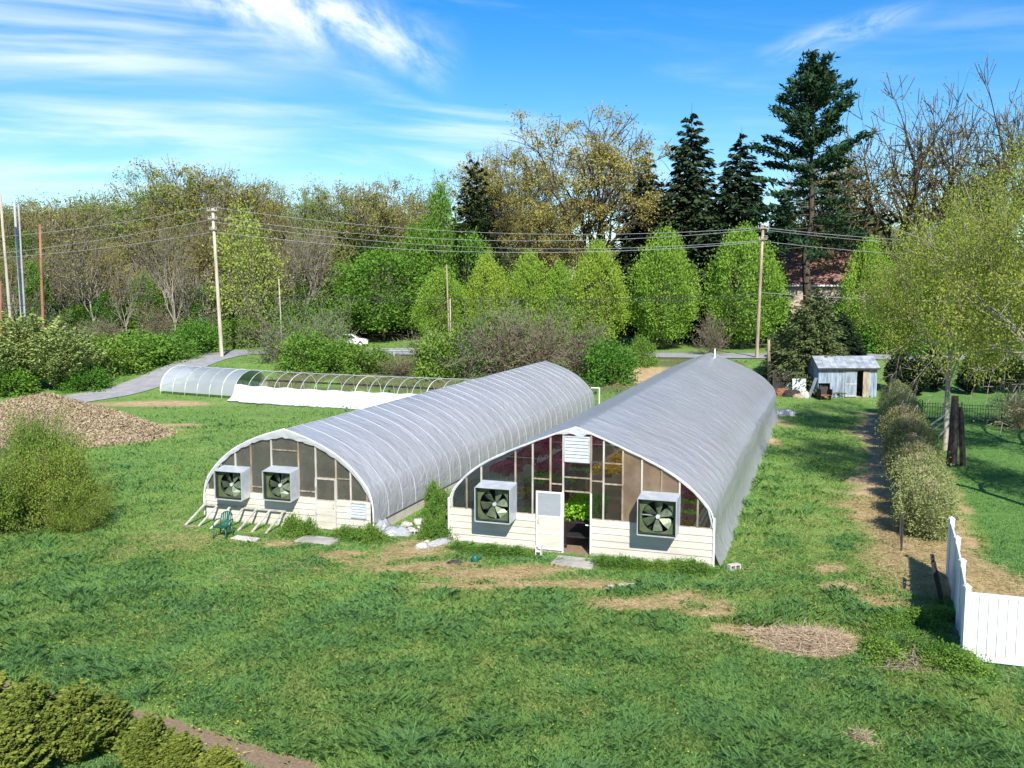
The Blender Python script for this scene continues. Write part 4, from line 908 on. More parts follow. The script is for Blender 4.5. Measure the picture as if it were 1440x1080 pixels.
def bench(x0, x1, y0, y1, label):
    b = thing('plant_bench', label, 'bench', gr_loc((x0 + x1) / 2, (y0 + y1) / 2), -AZ); w2, l2 = (x1 - x0) / 2, (y1 - y0) / 2
    for i in range(int((x1 - x0) / .14)):
        x = -w2 + .06 + i * .14; MB().box(x, x + .10, -l2, l2, .78, .80).obj('slat', 'grey_wood', b)
    for i in range(5):
        y = -l2 + .1 + (2 * l2 - .2) * i / 4
        MB().box(-w2, w2, y - .04, y + .04, .70, .778).obj('crossbeam', 'old_wood', b)
        for x in (-w2 + .06, w2 - .06): MB().box(x - .04, x + .04, y - .035, y + .035, -.02, .70).obj('leg', 'old_wood', b)
bench(-4.1, -1.9, 1.2, 12, 'slatted wooden plant bench left of the door inside the wide greenhouse')
bench(1.5, 4.1, 1.2, 12, 'slatted wooden plant bench right of the door inside the wide greenhouse')
def tray_kit(fl, seed, h):
    rs = np.random.RandomState(seed); root = thing('plant_tray', None, 'plant tray')
    m = MB(); m.box(-.5, .5, -.3, .3, 0, .012); m.box(-.5, -.48, -.3, .3, .012, .075); m.box(.48, .5, -.3, .3, .012, .075); m.box(-.48, .48, -.3, -.28, .012, .075); m.box(-.48, .48, .28, .3, .012, .075); m.obj('tray', 'tray_black', root)
    n = 520; C = np.stack([rs.rand(n) * .98 - .49, rs.rand(n) * .58 - .29, .05 + h * rs.rand(n)], 1); V, F = leaves_np(C, rs, .09, .7, .5)
    g = 'fl_lettuce' if fl is None else 'leaf_green'
    link('foliage', npmesh('foliage', V, F, g, dict(v=leafv(n, rs))), root)
    if fl:
        n = 300; C = np.stack([rs.rand(n) * .98 - .49, rs.rand(n) * .58 - .29, h + .06 * rs.rand(n)], 1); V, F = leaves_np(C, rs, .07, .95); link('flowers', npmesh('flowers', V, F, fl, dict(v=leafv(n, rs))), root)
    return root
tk = {}
rt = random.Random(4)
for x0, cols, side in ((-3.55, (-3.55, -2.45), 'left'), (2.05, (2.05, 3.15), 'right')):
    for x in cols:
        for j in range(12):
            if x == 3.15 and j > 6: continue
            fl = rt.choice([None, 'fl_purple', 'fl_magenta', 'fl_yellow', 'fl_magenta']) if x < 0 else rt.choice([None, 'fl_purple', 'fl_magenta', 'fl_orange'])
            nm = 'bright green seedlings' if fl is None else WORD[fl] + ' bedding flowers'
            lab = f'black tray of {nm} on the bench {side} of the greenhouse door'; loc = gr_loc(x + .02, 1.6 + j * .78, .801); gp = f'{nm} trays, {side} bench'
            if fl in tk: copy_tree(tk[fl], loc, -AZ, 1.0, lab, gp)
            else: tk[fl] = tray_kit(fl, len(tk) + 40, .16); place(tk[fl], loc, -AZ, 1.0, lab, gp)
# cart of bright green plants just inside the open door
ct = thing('plant_cart', 'dark trolley loaded with bright green plants just inside the open door', 'cart', gr_loc(.0, 1.45), -AZ)
m = MB(); m.box(-.55, .55, -.9, .9, .92, .96); m.box(-.55, .55, -.9, .9, .40, .44)
m.obj('shelf', 'tray_black', ct)
for x in (-.5, .5):
    for y in (-.85, .85): MB().box(x - .02, x + .02, y - .02, y + .02, .09, .92).obj('leg', 'black_metal', ct); MB().tube([(x - .02, y, .08), (x + .02, y, .08)], .085, 12).obj('wheel', 'tyre', ct)
MB().tube([(.5, -.9, .5), (.62, -1.25, .95), (.3, -1.3, .98)], .018, 6).obj('handle', 'galv', ct)
rs = np.random.RandomState(77); n = 2600; C = np.stack([rs.rand(n) * 1.2 - .6, rs.rand(n) * 1.9 - .95, .97 + .62 * rs.rand(n) ** .6], 1); V, F = leaves_np(C, rs, .10, .75, .6)
pl = link('leafy_plants', npmesh('leafy_plants', V, F, 'fl_lettuce', dict(v=leafv(n, rs))), None); pl.location = gr_loc(.0, 1.45, .0); pl.rotation_euler = (0, 0, -AZ)
tag(pl, 'mass of bright green potted plants on the trolley inside the door', 'plants', kind='stuff')
# ---------------------------------------------------------------- things on the ground
PI = math.pi
def at_px(px, py, dz=0.0): q = P(px, py); return Vector((q.x, q.y, q.z + dz))
# doorsteps and slabs
def slab_thing(name, label, cat, px, py, w_, d_, h, rz, mat='concrete', seed=0, tilt=(0, 0), sink=.03):
    rs = np.random.RandomState(seed); n = 12; cs = [(-1, -1), (1, -1), (1, 1), (-1, 1)]; pts = []
    for i in range(4):
        (ax, ay), (bx, by) = cs[i], cs[(i + 1) % 4]
        for f in (0, .33, .67): pts.append(((ax + (bx - ax) * f) * w_ / 2 * (1 - .10 * rs.rand()), (ay + (by - ay) * f) * d_ / 2 * (1 - .10 * rs.rand())))
    V = [(x, y, 0) for x, y in pts] + [(x * .985, y * .98, h + .01 * rs.rand()) for x, y in pts]; m = MB().add(V, [tuple(range(n))[::-1], tuple(range(n, 2 * n))] + [(i, (i + 1) % n, (i + 1) % n + n, i + n) for i in range(n)])
    o = m.obj(name, mat, None); o.location = at_px(px, py, -sink); o.rotation_euler = (tilt[0], tilt[1], rz); tag(o, label, cat); return o
slab_thing('concrete_slab', 'grey concrete doorstep slab in front of the open greenhouse door', 'slab', 808, 792, 1.45, 1.0, .10, -AZ, seed=1)
slab_thing('concrete_slab', 'weathered concrete doorstep slab before the closed greenhouse door', 'slab', 447, 761, 1.5, .8, .10, -AZ, seed=2)
slab_thing('concrete_slab', 'small pale slab lying beside the green plastic chair', 'slab', 345, 759, 1.05, .42, .09, -AZ - .05, seed=3, mat='block')
slab_thing('loose_board', 'grey weathered board lying in the dirt patch before the doorstep', 'board', 873, 827, 1.0, .42, .06, .16, mat='grey_wood', seed=4, tilt=(.05, -.03), sink=.01)
def cinder(label, px, py, rz, up, group=None):
    t = thing('concrete_block', label, 'block', at_px(px, py, -.02), rz)
    m = MB(); L_, W_, H_ = .40, .20, .20                  # walls and webs round two hollow cores
    bx = [(-.2, .2, -.1, -.07), (-.2, .2, .07, .1)]; wb = [(-.2, -.165), (-.018, .018), (.165, .2)]
    Mx = Matrix.Rotation(PI / 2, 4, 'X') @ Matrix.Translation((0, .1, -.1)) if up == 'side' else (Matrix.Translation((0, 0, .2)) @ Matrix.Rotation(PI / 2, 4, 'Y') @ Matrix.Rotation(PI / 2, 4, 'X') if up == 'end' else None)
    for x0, x1, y0, y1 in bx: m.box(x0, x1, y0, y1, 0, H_, Mx)
    for x0, x1 in wb: m.box(x0, x1, -.07, .07, 0.001, H_ - .001, Mx)
    o = m.obj('body', 'block', t); zmin = min(v.co.z for v in o.data.vertices); o.location.z = -zmin
    return t
cinder('concrete block standing on end beside the open door leaf', 759, 781, -AZ, 'end')
cinder('concrete block lying on its side by the siding left of the open door', 733, 777, -AZ + .2, 'side')
cinder('lone concrete block at the outer front corner of the wide greenhouse', 1032, 801, .4, 'side')
cinder('concrete block by the rubble between the two greenhouses', 583, 752, .1, 'side')
# green plastic chair
def chair():
    t = thing('garden_chair', 'dark green moulded plastic armchair standing in front of the left greenhouse', 'chair', at_px(314, 756, -.005), PI * .88 + .15); mat = 'chair_green'
    V = []; F = []; nx, ny = 7, 7
    for j in range(ny):
        for i in range(nx):
            u = i / (nx - 1) * 2 - 1; v = j / (ny - 1); V.append((u * .23 * (1 - .08 * v), .22 - v * .44, .42 - .025 * (1 - u * u) + .02 * (1 - v)))
    V += [(x, y, z - .018) for x, y, z in V]; n = nx * ny
    for j in range(ny - 1):
        for i in range(nx - 1): a = j * nx + i; F += [(a, a + 1, a + nx + 1, a + nx), (n + a, n + a + nx, n + a + nx + 1, n + a + 1)]
    MB().add(V, F).obj('seat', mat, t, smooth=True)
    for sx in (-1, 1):
        for sy in (-1, 1):
            MB().tube([(sx * .215, sy * .20, .40), (sx * .255, sy * .245, 0)], [.028, .02], 8).obj('leg', mat, t, smooth=True)
        m = MB(); q = [(sx * .235, .21, .40), (sx * .27, .22, .56), (sx * .275, .16, .635), (sx * .27, 0, .645), (sx * .25, -.2, .64)]; m.tube(q, .022, 8); m.obj('armrest', mat, t, smooth=True)
    bk = MB(); bk.tube([(-.21, -.20, .40), (-.235, -.27, .62), (-.20, -.31, .80), (-.10, -.33, .87), (0, -.335, .885), (.10, -.33, .87), (.20, -.31, .80), (.235, -.27, .62), (.21, -.20, .40)], .024, 8); b = bk.obj('backrest', mat, t, smooth=True)
    for i in range(5):
        x = -.15 + i * .075; MB().add([(x - .024, -.215, .41), (x + .024, -.215, .41), (x + .022, -.305, .72), (x + .02, -.33, .865), (x - .02, -.33, .865), (x - .022, -.305, .72)] + [(x - .024, -.232, .41), (x + .024, -.232, .41), (x + .022, -.32, .72), (x + .02, -.345, .865), (x - .02, -.345, .865), (x - .022, -.32, .72)],
            [(0, 1, 2, 5), (5, 2, 3, 4), (6, 11, 8, 7), (11, 10, 9, 8), (0, 5, 11, 6), (5, 4, 10, 11), (1, 7, 8, 2), (2, 8, 9, 3)]).obj('back_slat', mat, b)
chair()
# leaning rack of an old cold frame
def rack():
    t = thing('cold_frame_rack', 'bare slatted cold frame leaning on the siding behind the green chair', 'cold frame', GL_C, -AZ)
    MB().bar((-3.62, -.16, .60), (.05, -.16, .60), .05, .07).obj('top_rail', 'grey_wood', t)
    for i in range(7):
        x = -3.55 + i * .59; MB().bar((x, -.20, .60), (x - .12, -1.30, -.02), .075, .04).obj('rafter', 'grey_wood', t)
    MB().bar((-3.80, -1.32, .03), (-2.9, -1.32, .03), .05, .06).obj('bottom_rail', 'old_wood', t)
rack()
# rubble and film bundle between the houses
def rock(label, px, py, r, seed, mat='stone', flat=.6, group=None):
    rs = np.random.RandomState(seed); bm = bmesh.new(); bmesh.ops.create_icosphere(bm, subdivisions=2, radius=r)
    for v in bm.verts: v.co *= .8 + .4 * rs.rand(); v.co.z *= flat
    me = bpy.data.meshes.new('rock'); bm.to_mesh(me); bm.free(); me.materials.append(MAT[mat]); o = link('rock', me); o.location = at_px(px, py, r * flat * .55); o.rotation_euler = (0, 0, seed); tag(o, label, 'rock', group)
for i, (px, py, r) in enumerate(((571, 741, .22), (590, 737, .26), (603, 742, .16), (610, 733, .2), (562, 748, .15), (598, 749, .13), (618, 735, .16), (578, 747, .17), (592, 744, .15))):
    rock('pale lump in the rubble heap between the two greenhouses', px, py, r, i + 1, group='rubble between the greenhouses')
rock('single grey stone lying in the grass before the gap between the houses', 593, 772, .20, 30, flat=.75)
rock('small white stone in the grass beside the single grey stone', 600, 763, .10, 31, mat='block')
def bundle(name, label, px, py, w_, d_, h, seed, mat='plastic_white', rz=0, cat='sheet'):
    rs = np.random.RandomState(seed); n = 26; k = 12; V = []; F = []
    for j in range(k):
        t = j / (k - 1) * 1.0
        for i in range(n):
            a = 2 * PI * i / n; q = math.sqrt(max(0, 1 - (j / (k - .5)) ** 2)) * (1 + .16 * math.sin(a * 3 + seed) + .10 * math.sin(a * 7 + j) + .06 * rs.randn())
            V.append((w_ / 2 * q * math.cos(a), d_ / 2 * q * math.sin(a), h * (t ** .8) * (1 + .15 * math.sin(a * 4 + seed)) - .02))
    for j in range(k - 1):
        for i in range(n): F.append((j * n + i, j * n + (i + 1) % n, (j + 1) * n + (i + 1) % n, (j + 1) * n + i))
    F.append(tuple(range((k - 1) * n, k * n))); o = MB().add(V, F).obj(name, mat, None, smooth=True); o.location = at_px(px, py); o.rotation_euler = (0, 0, rz); tag(o, label, cat); return o
bundle('plastic_bundle', 'crumpled white film bundle at the corner of the left greenhouse', 556, 752, 1.1, .8, .30, 3, mat='film')
bundle('plastic_bundle', 'white film gathered round the front corner post of the left greenhouse', 538, 748, .6, .9, .45, 5, mat='film')
bundle('plastic_bundle', 'grey film roll trailing from the wide greenhouse near corner', 622, 765, .35, 1.5, .22, 8, mat='film', rz=-.75)
bundle('plastic_bundle', 'white plastic rubbish heap on the grass by the far side wall', 1101, 584, 1.6, 1.1, .4, 9)
bundle('debris', 'small dark heap of debris left of the concrete blocks', 640, 792, .5, .35, .12, 10, mat='dark_wood', cat='debris')
bundle('debris', 'flat dark sheet of debris in front of the side-lying block', 727, 788, .7, .35, .07, 12, mat='steel_rail', cat='debris')
def can():
    t = thing('watering_can', 'small green watering can lying in the weeds before the gable', 'watering can', at_px(668, 791, .0), .5)
    MB().lathe([(.11, 0), (.12, .02), (.11, .2), (.07, .25), (.03, .27)], 14).obj('body', 'chair_green', t, smooth=True)
    MB().tube([(.1, 0, .05), (.22, 0, .18), (.28, 0, .28)], [.025, .018, .02], 8).obj('spout', 'chair_green', t, smooth=True)
    MB().tube([(-.1, 0, .06), (-.2, 0, .15), (-.15, 0, .3), (0, 0, .27)], .012, 6).obj('handle', 'chair_green', t, smooth=True)
can()
# ---- hoop tunnel across the back
def tunnel():
    a = P(226, 554); dirv = Vector((.947, -.321, 0)); n = 24; sp = 1.17; back = Vector((.321, .947, 0)); t = thing('hoop_tunnel', 'low hoop tunnel, half stripped, with clear film at one end behind the field', 'hoop tunnel', a, math.atan2(dirv.y, dirv.x))
    W_, Ht = 4.6, 2.0; base = [float(tz(*(a + dirv * (i * sp)).xy)) - a.z for i in range(n + 1)]
    arch = lambda f, g: [(W_ / 2 - W_ / 2 * math.cos(PI * i / 16), Ht * math.sin(PI * i / 16) ** .75 * g) for i in range(17)]
    def hz(i): return base[min(i, n)]
    for i in range(n + 1):
        p_ = (a + dirv * (i * sp)); back_z = [float(tz(*(p_ + back * q).xy)) - a.z for q in (0, W_)]
        q = [(i * sp, y, max(z, -.05) + hz(i) + (back_z[1] - back_z[0]) * (y / W_) * (1 if z < 1 else .6)) for y, z in arch(0, 1)]
        q[0] = (q[0][0], q[0][1], q[0][2] - .1); q[-1] = (q[-1][0], q[-1][1], q[-1][2] - .1)
        MB().tube(q, .030, 5).obj('hoop', 'galv' if i % 5 else 'white_paint', t, smooth=True)
    MB().tube([(i * sp, W_ / 2, Ht + hz(i) + .03 + .1) for i in range(n + 1)], .022, 5).obj('ridge_pipe', 'galv', t)
    MB().bar((0, W_ - .1, .7 + hz(0) + .3), (n * sp, W_ - .1, .7 + hz(n) + .3), .05, .14).obj('side_board', 'dark_wood', t)
    # film over the first six bays, rolled up off the ground in front
    V = []; F = []; ny = 31; xs = np.linspace(-.1, 6 * sp, ny)
    for j, x in enumerate(xs):
        b = np.interp(x, [i * sp for i in range(n + 1)], base); s = -.02 * math.sin(PI * ((x / sp) % 1))
        for i, (y, z) in enumerate(arch(0, 1)):
            V.append((x, y, max(z + .035 + s, .26 if i < 8 else .05) + b + .12 * y / W_))
    for j in range(ny - 1):
        for i in range(16): q = j * 17 + i; F.append((q, q + 1, q + 18, q + 17))
    MB().add(V, F).obj('film_cover', 'film_clear', t, smooth=True)
    # white ground sheet draped along the near side
    V = []; F = []; xs = np.linspace(6.0 * sp, n * sp, 80); rs = np.random.RandomState(8)
    for j, x in enumerate(xs):
        b = np.interp(x, [i * sp for i in range(n + 1)], base); w1 = .1 * math.sin(j * .55) + .10 * rs.randn(); fo = .07 * math.sin(j * 1.9) + .05 * rs.randn(); u = min(1, j / 8)
        for y, z in ((.18, 1.18 - .05 * u + .04 * math.sin(j * .8)), (.04, .95), (-.12 + fo, .62), (-.34 + fo * 1.2, .34), (-.62 + w1 * .4, .14), (-1.0 - .35 * u + w1, .04)): V.append((x, y, z + b))
    for j in range(79):
        for i in range(5): q = j * 6 + i; F.append((q, q + 6, q + 7, q + 1))
    V += [(x, y + .03, z - .03) for x, y, z in V]; nn = 480; F += [tuple(nn + i for i in f[::-1]) for f in F]
    MB().add(V, F).obj('ground_sheet', 'plastic_white', t, smooth=True)
    for x in (7.6, 10.8, 14.2):
        MB().lathe([(.2, 0), (.24, .5), (.22, .52)], 10, (x, 2.6, np.interp(x, [i * sp for i in range(n + 1)], base) + .05)).obj('black_tub', 'black_cloth', t)
tunnel()
# ---- wood chip heap
def chip_heap():
    c = P(62, 613); rs = np.random.RandomState(2); t = thing('wood_chip_heap', 'big brown heap of wood chips behind the bush at the left', 'heap', (c.x, c.y, 0))
    n = 70; V = []; F = []
    g = np.linspace(-1.25, 1.25, n); X, Y = np.meshgrid(g, g); rr = np.hypot(X, Y)
    def hz(X, Y): 
        r = np.hypot(X, Y); return 2.75 * np.clip(1 - r, 0, 1) ** .9 * (1 + .25 * (fbm(X * 3, Y * 3, .8, 6) - .5)) + .55 * np.clip(1 - np.hypot((X + .75) / .55, (Y + .1) / .7), 0, 1)
    Z = hz(X, Y) - .03; A, B = 7.6, 5.2
    i = (np.arange(n - 1)[None, :] + np.arange(n - 1)[:, None] * n).ravel()
    link('mound', npmesh('mound', np.stack([X.ravel() * A, Y.ravel() * B, Z.ravel()], 1), np.stack([i, i + 1, i + 1 + n, i + n], 1), 'chip', None, True), t)
    m = 32000; a = rs.rand(m) * 6.283; q = np.sqrt(rs.rand(m)) * 1.03; x = q * np.cos(a); y = q * np.sin(a); C = np.stack([x * A, y * B, hz(x, y) + .02], 1)
    V, F = leaves_np(C, rs, .15, .4, .1, jitter=.6); o = link('chips', npmesh('chips', V, F, 'chip_leaf', dict(v=leafv(m, rs))), t); o['kind'] = 'stuff'
foliage('chip_leaf', (0.17, 0.115, 0.065), (0.52, 0.41, 0.29), 0.0, 0.0)
chip_heap()
# ---- dead stalk heap
def stalks(name, label, px, py, rx, ry, h, n, seed, mat='straw', r=.010, cat='heap', ln=.75):
    rs = np.random.RandomState(seed); c = P(px, py); segs = []
    for i in range(n):
        a = rs.rand() * 6.283; q = math.sqrt(rs.rand()); x = rx * q * math.cos(a); y = ry * q * math.sin(a); z = h * (1 - q) * rs.rand() + .01; d = rs.randn(3); d[2] *= .22; d /= np.linalg.norm(d); L = ln * (.4 + .8 * rs.rand())
        p0 = np.array([x, y, z]) - d * L / 2; p1 = np.array([x, y, z]) + d * L / 2; p0[2] = max(p0[2], .005); p1[2] = max(p1[2], .005); segs.append((tuple(p0), tuple(p1), r, r * .7))
    V, F = tubes_np(segs, 3); t = thing(name, label, cat, c); o = link('stalks', npmesh('stalks', V, F, mat), t); o['kind'] = 'stuff'
    return t
stalks('dead_stalk_heap', 'heap of dry brown stalks on the grass left of the white fence', 1140, 905, 1.15, .95, .36, 2600, 3, r=.007, ln=.55)
stalks('dead_stalk_heap', 'thin scatter of dry stalks trailing left of the stalk heap', 1085, 892, .6, .35, .10, 170, 4)
stalks('brush_litter', 'tangle of dead sticks and litter at the foot of the white fence shadow', 1290, 935, .9, .5, .22, 200, 5, mat='old_wood', ln=.7)
stalks('brush_litter', 'dry grass tuft with pale stems near the bottom right of the field', 1207, 1045, .3, .25, .35, 120, 6, mat='straw', r=.006, ln=.5)
# ---- white vinyl fence
def vinyl():
    posts = [Vector((10.9, 21.5, 0)), Vector((11.8, 23.6, 0)), Vector((12.72, 25.8, 0)), Vector((13.6, 28.0, 0))]
    right = [Vector((10.9, 21.5, 0)) + VX * 2.4 * i for i in (1, 2)]
    t = thing('vinyl_fence', 'white vinyl privacy fence with capped posts at the right edge', 'fence', posts[0])
    o0 = posts[0]
    def post(p):
        q = p - o0; m = MB(); m.box(q.x - .065, q.x + .065, q.y - .065, q.y + .065, -.05, 1.84); b = m.obj('post', 'vinyl', t)
        c = MB(); c.box(q.x - .08, q.x + .08, q.y - .08, q.y + .08, 1.842, 1.872); c.add([(q.x - .075, q.y - .075, 1.872), (q.x + .075, q.y - .075, 1.872), (q.x + .075, q.y + .075, 1.872), (q.x - .075, q.y + .075, 1.872), (q.x, q.y, 1.94)], [(0, 1, 4), (1, 2, 4), (2, 3, 4), (3, 0, 4)]); c.obj('cap', 'vinyl', b)
    def panel(a, b):
        a = a - o0; b = b - o0; d = (b - a).normalized(); a2 = a + d * .066; b2 = b - d * .066; L = (b2 - a2).length; n = 11
        for z, h in ((.12, .12), (1.68, .10)): MB().bar((a2.x, a2.y, z), (b2.x, b2.y, z), .05, h).obj('rail', 'vinyl', t)
        for i in range(n):
            p0 = a2 + d * (L * i / n + .007); p1 = a2 + d * (L * (i + 1) / n - .007); MB().bar((p0.x, p0.y, .905), (p1.x, p1.y, .905), .028, 1.44).obj('board', 'vinyl', t)
    for p in posts + right: post(p)
    for a, b in zip(posts[:-1], posts[1:]): panel(a, b)
    panel(posts[0], right[0]); panel(right[0], right[1])
vinyl()
# dark pallet leaning on the fence
def pallet():
    a = Vector((12.45, 25.9, 0)); t = thing('pallet', 'black weathered pallet leaning against the white fence', 'pallet', a, R_(67))
    M = Matrix.Rotation(R_(-14), 4, 'X')
    for i in range(6): MB().box(-.5, .5, -.02, .0, .02 + i * .22, .12 + i * .22, M).obj('slat', 'dark_wood', t)
    for x in (-.48, 0, .44): MB().box(x, x + .05, .002, .09, 0, 1.24, M).obj('runner', 'dark_wood', t)
pallet()
# ---- hedge line: wire mesh fence with posts
def wire_fence():
    a = Vector((*HEDGE[0], 0)); b = Vector((*HEDGE[1], 0)); d = (b - a).normalized(); left = Vector((-d.y, d.x, 0)) * .95; L = (b - a).length; t = thing('wire_fence', 'low dark wire fence along the path side of the hedge', 'fence', a + left)
    n = 13
    for i in range(n): q = d * (L * i / (n - 1)); MB().bar((q.x, q.y, -.05), (q.x, q.y, 1.15), .05, .05).obj('post', 'dark_wood', t)
    for j in range(7): z = .1 + j * .16; MB().bar((0, 0, z), (d.x * L, d.y * L, z), .008, .008).obj('wire_strand', 'wire_black', t)
    m = MB()
    for i in range(int(L / .2)): q = d * (i * .2); m.bar((q.x, q.y, .05), (q.x, q.y, 1.1), .007, .007)
    o = m.obj('mesh_wires', 'wire_black', t); o['kind'] = 'stuff'
wire_fence()
# ---- black picket fence on the right
def picket():
    a = P(1296, 591); b = P(1452, 599); d = (b - a).normalized(); L = (b - a).length + 4; t = thing('metal_fence', 'black metal picket fence across the mown lawn', 'fence', a)
    pm = MB().box(-.014, .014, -.014, .014, .05, 1.25).mesh('picket', 'black_metal'); po = MB().box(-.035, .035, -.035, .035, -.05, 1.36).mesh('post', 'black_metal'); ang = math.atan2(d.y, d.x)
    n = int(L / .16)
    for i in range(n): q = d * (i * .16); link('post' if i % 15 == 0 else 'picket', po if i % 15 == 0 else pm, t, (q.x, q.y, float(tz(a.x + q.x, a.y + q.y)) - a.z), ang)
    for z in (.15, .95, 1.16): MB().bar((0, 0, z), (d.x * L, d.y * L, z), .03, .03).obj('rail', 'black_metal', t)
picket()
# ---- dark uprights and stakes by the pale trunk
t = thing('dark_upright', 'tall dark upright with a second one leaning on it by the pale trunk', 'post', at_px(1344, 655))
MB().tube([(-.22, 0, -.1), (-.18, 0, 1.8), (-.2, .02, 3.55)], [.26, .22, .17], 7).obj('post', 'dark_wood', t)
MB().tube([(.30, -.15, -.1), (.2, -.08, 1.6), (.08, 0, 3.0)], [.15, .14, .11], 7).obj('leaning_upright', 'dark_wood', t)
for i, (px, py, px2, py2) in enumerate(((1308, 598, 1338, 577), (1320, 614, 1342, 590), (1312, 604, 1336, 588))):
    a = P(1344, 655); p0 = D(px, py, a.y + .3 + i * .1); p1 = D(px2, py2, a.y + .1); o = MB().bar(p0, p1, .09, .07).obj('stake_rail', 'grey_wood', t); o.matrix_parent_inverse = Matrix.Translation(-a)
# ---- shed
def shed():
    a = P(1150, 559); b = P(1232, 559); d = (b - a); rz = math.atan2(d.y, d.x); W_ = d.length; Dp = 3.0; Hf = 2.35; t = thing('garden_shed', 'weathered wooden shed with dappled shade put into its colour, door ajar', 'shed', a, rz)
    n = 20; bw = W_ / n
    for i in range(n):
        x = i * bw
        if .44 * W_ < x + bw / 2 < .80 * W_: continue
        z0 = 0.0 if not (x < .18 * W_) else 1.15
        MB().box(x + .006, x + bw - .006, -.02, .02, z0, Hf).obj('wall_board', 'shed_paint_shaded', t)
    MB().box(.44 * W_, .80 * W_, -.02, .02, 2.15, Hf).obj('lintel', 'shed_paint_shaded', t)
    for s, x in ((0, .0), (1, W_)): MB().box(x - .02, x + .02, .022, Dp, 0, Hf).obj('side_wall', 'shed_paint_shaded', t)
    MB().box(.02, W_ - .02, Dp - .04, Dp, 0, Hf).obj('rear_wall', 'shed_paint_shaded', t); MB().box(.02, W_ - .02, .03, Dp - .05, .0, .06).obj('floor', 'old_wood', t)
    # door leaf with braces, second leaf slid aside
    x0, x1 = .455 * W_, .655 * W_; dr = MB().box(x0, x1, -.05, -.022, .05, 2.13).obj('door', 'shed_paint_shaded', t)
    m = MB()
    for z in (.08, 1.03, 2.0): m.box(x0, x1, -.075, -.051, z, z + .11)
    m.bar((x0 + .05, -.063, .22), (x1 - .05, -.063, 1.0), .022, .1, (0, 1, 0)); m.obj('brace', 'grey_wood', dr)
    MB().box(.76 * W_, .865 * W_, -.08, -.05, .02, 2.15).obj('door', 'old_wood', t)
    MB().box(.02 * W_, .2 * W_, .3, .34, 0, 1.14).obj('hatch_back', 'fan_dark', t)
    for i in range(9):                                     # roof sheets, front slope and rear slope
        xx = -.15 + i * (W_ + .3) / 9; w1 = (W_ + .3) / 9 - .01
        for f in ((-.35, Hf - .02, 1.3, Hf + .85), (1.3, Hf + .85, Dp + .3, Hf - .02)):
            y0, z0, y1, z1 = f; MB().add([(xx, y0, z0), (xx + w1, y0, z0), (xx + w1, y1, z1), (xx, y1, z1), (xx, y0, z0 + .04), (xx + w1, y0, z0 + .04), (xx + w1, y1, z1 + .04), (xx, y1, z1 + .04)], [(0, 1, 2, 3), (7, 6, 5, 4), (0, 4, 5, 1), (1, 5, 6, 2), (2, 6, 7, 3), (3, 7, 4, 0)]).obj('roof_sheet', 'shed_roof', t)
    for x in (-.0, W_): MB().add([(x, .02, Hf), (x, Dp, Hf), (x, 1.3, Hf + .8), (x + .03, .02, Hf), (x + .03, Dp, Hf), (x + .03, 1.3, Hf + .8)], [(0, 1, 2), (5, 4, 3), (0, 3, 4, 1), (1, 4, 5, 2), (2, 5, 3, 0)]).obj('gable', 'shed_paint_shaded', t)
    MB().box(-.15, W_ + .15, -.37, -.352, Hf - .08, Hf + .03).obj('fascia', 'dark_wood', t)
shed()
def crate():
    t = thing('firewood_cart', 'dark rusty cart parked against the left end of the shed', 'cart', at_px(1159, 562), .05)
    MB().box(-.45, .45, -.45, .45, .35, .40).obj('bed', 'rust', t)
    for x in (-.45, .42): MB().box(x, x + .03, -.45, .45, .402, .85).obj('side_panel', 'dark_wood', t)
    MB().box(-.42, .42, .42, .45, .402, .95).obj('back_panel', 'dark_wood', t)
    for x in (-.4, .4): MB().tube([(x - .05, -.1, .22), (x + .05, -.1, .22)], .22, 14).obj('wheel', 'tyre', t)
    MB().bar((0, -.45, .37), (0, -1.0, .2), .05, .05).obj('drawbar', 'rust', t)
crate()
t = thing('plank_fence', 'dark plank fence behind the junk heap left of the shed', 'fence', at_px(1086, 551))
for i in range(14): MB().box(i * .16, i * .16 + .145, -.015, .015, -.05, 1.75 + .04 * ((i * 5) % 3)).obj('plank', 'dark_wood', t)
for z in (.4, 1.45): MB().box(0, 2.24, .017, .06, z, z + .08).obj('rail', 'old_wood', t)
t = thing('scrap_sheet', 'pale sheet panel leaning upright behind the junk beside the shed', 'panel', at_px(1124, 556)); MB().box(-.55, .55, -.02, .02, .05, 1.35, Matrix.Rotation(R_(-8), 4, 'X')).obj('sheet', 'pane_board', t) if 'pane_board' in MAT else MB().box(-.55, .55, -.02, .02, .0, 1.35, Matrix.Rotation(R_(-8), 4, 'X')).obj('sheet', 'hood_metal', t)
MB().box(-.55, -.50, .022, .06, 0, 1.3, Matrix.Rotation(R_(-8), 4, 'X')).obj('edge_batten', 'old_wood', t)
t = thing('leaning_board', 'long pale board leaning on the left end of the shed', 'board', at_px(1146, 560)); MB().bar((-.5, 0, 0), (.15, .3, 1.6), .3, .03).obj('board', 'shed_paint_shaded', t); MB().bar((-.47, -.03, .0), (.12, .26, 1.5), .05, .03).obj('batten', 'grey_wood', t)
for i, (px, py, w_, d_, h, mt, lb) in enumerate(((1098, 556, 1.2, .8, .55, 'rust', 'rusty brown junk heap at the left behind the wide greenhouse'), (1112, 557, 1.5, .9, .5, 'dark_wood', 'dark scrap timber heap left of the shed'), (1110, 553, .6, .5, .75, 'plastic_white', 'white rag lying on top of the junk heap'), (1131, 559, .9, .6, .5, 'grey_wood', 'grey scrap heap next to the leaning board'), (1121, 559, .7, .5, .3, 'chip', 'tan debris heap below the leaning pale panel'))):
    bundle('junk_heap', lb, px, py, w_, d_, h, 20 + i, mat=mt, cat='junk')
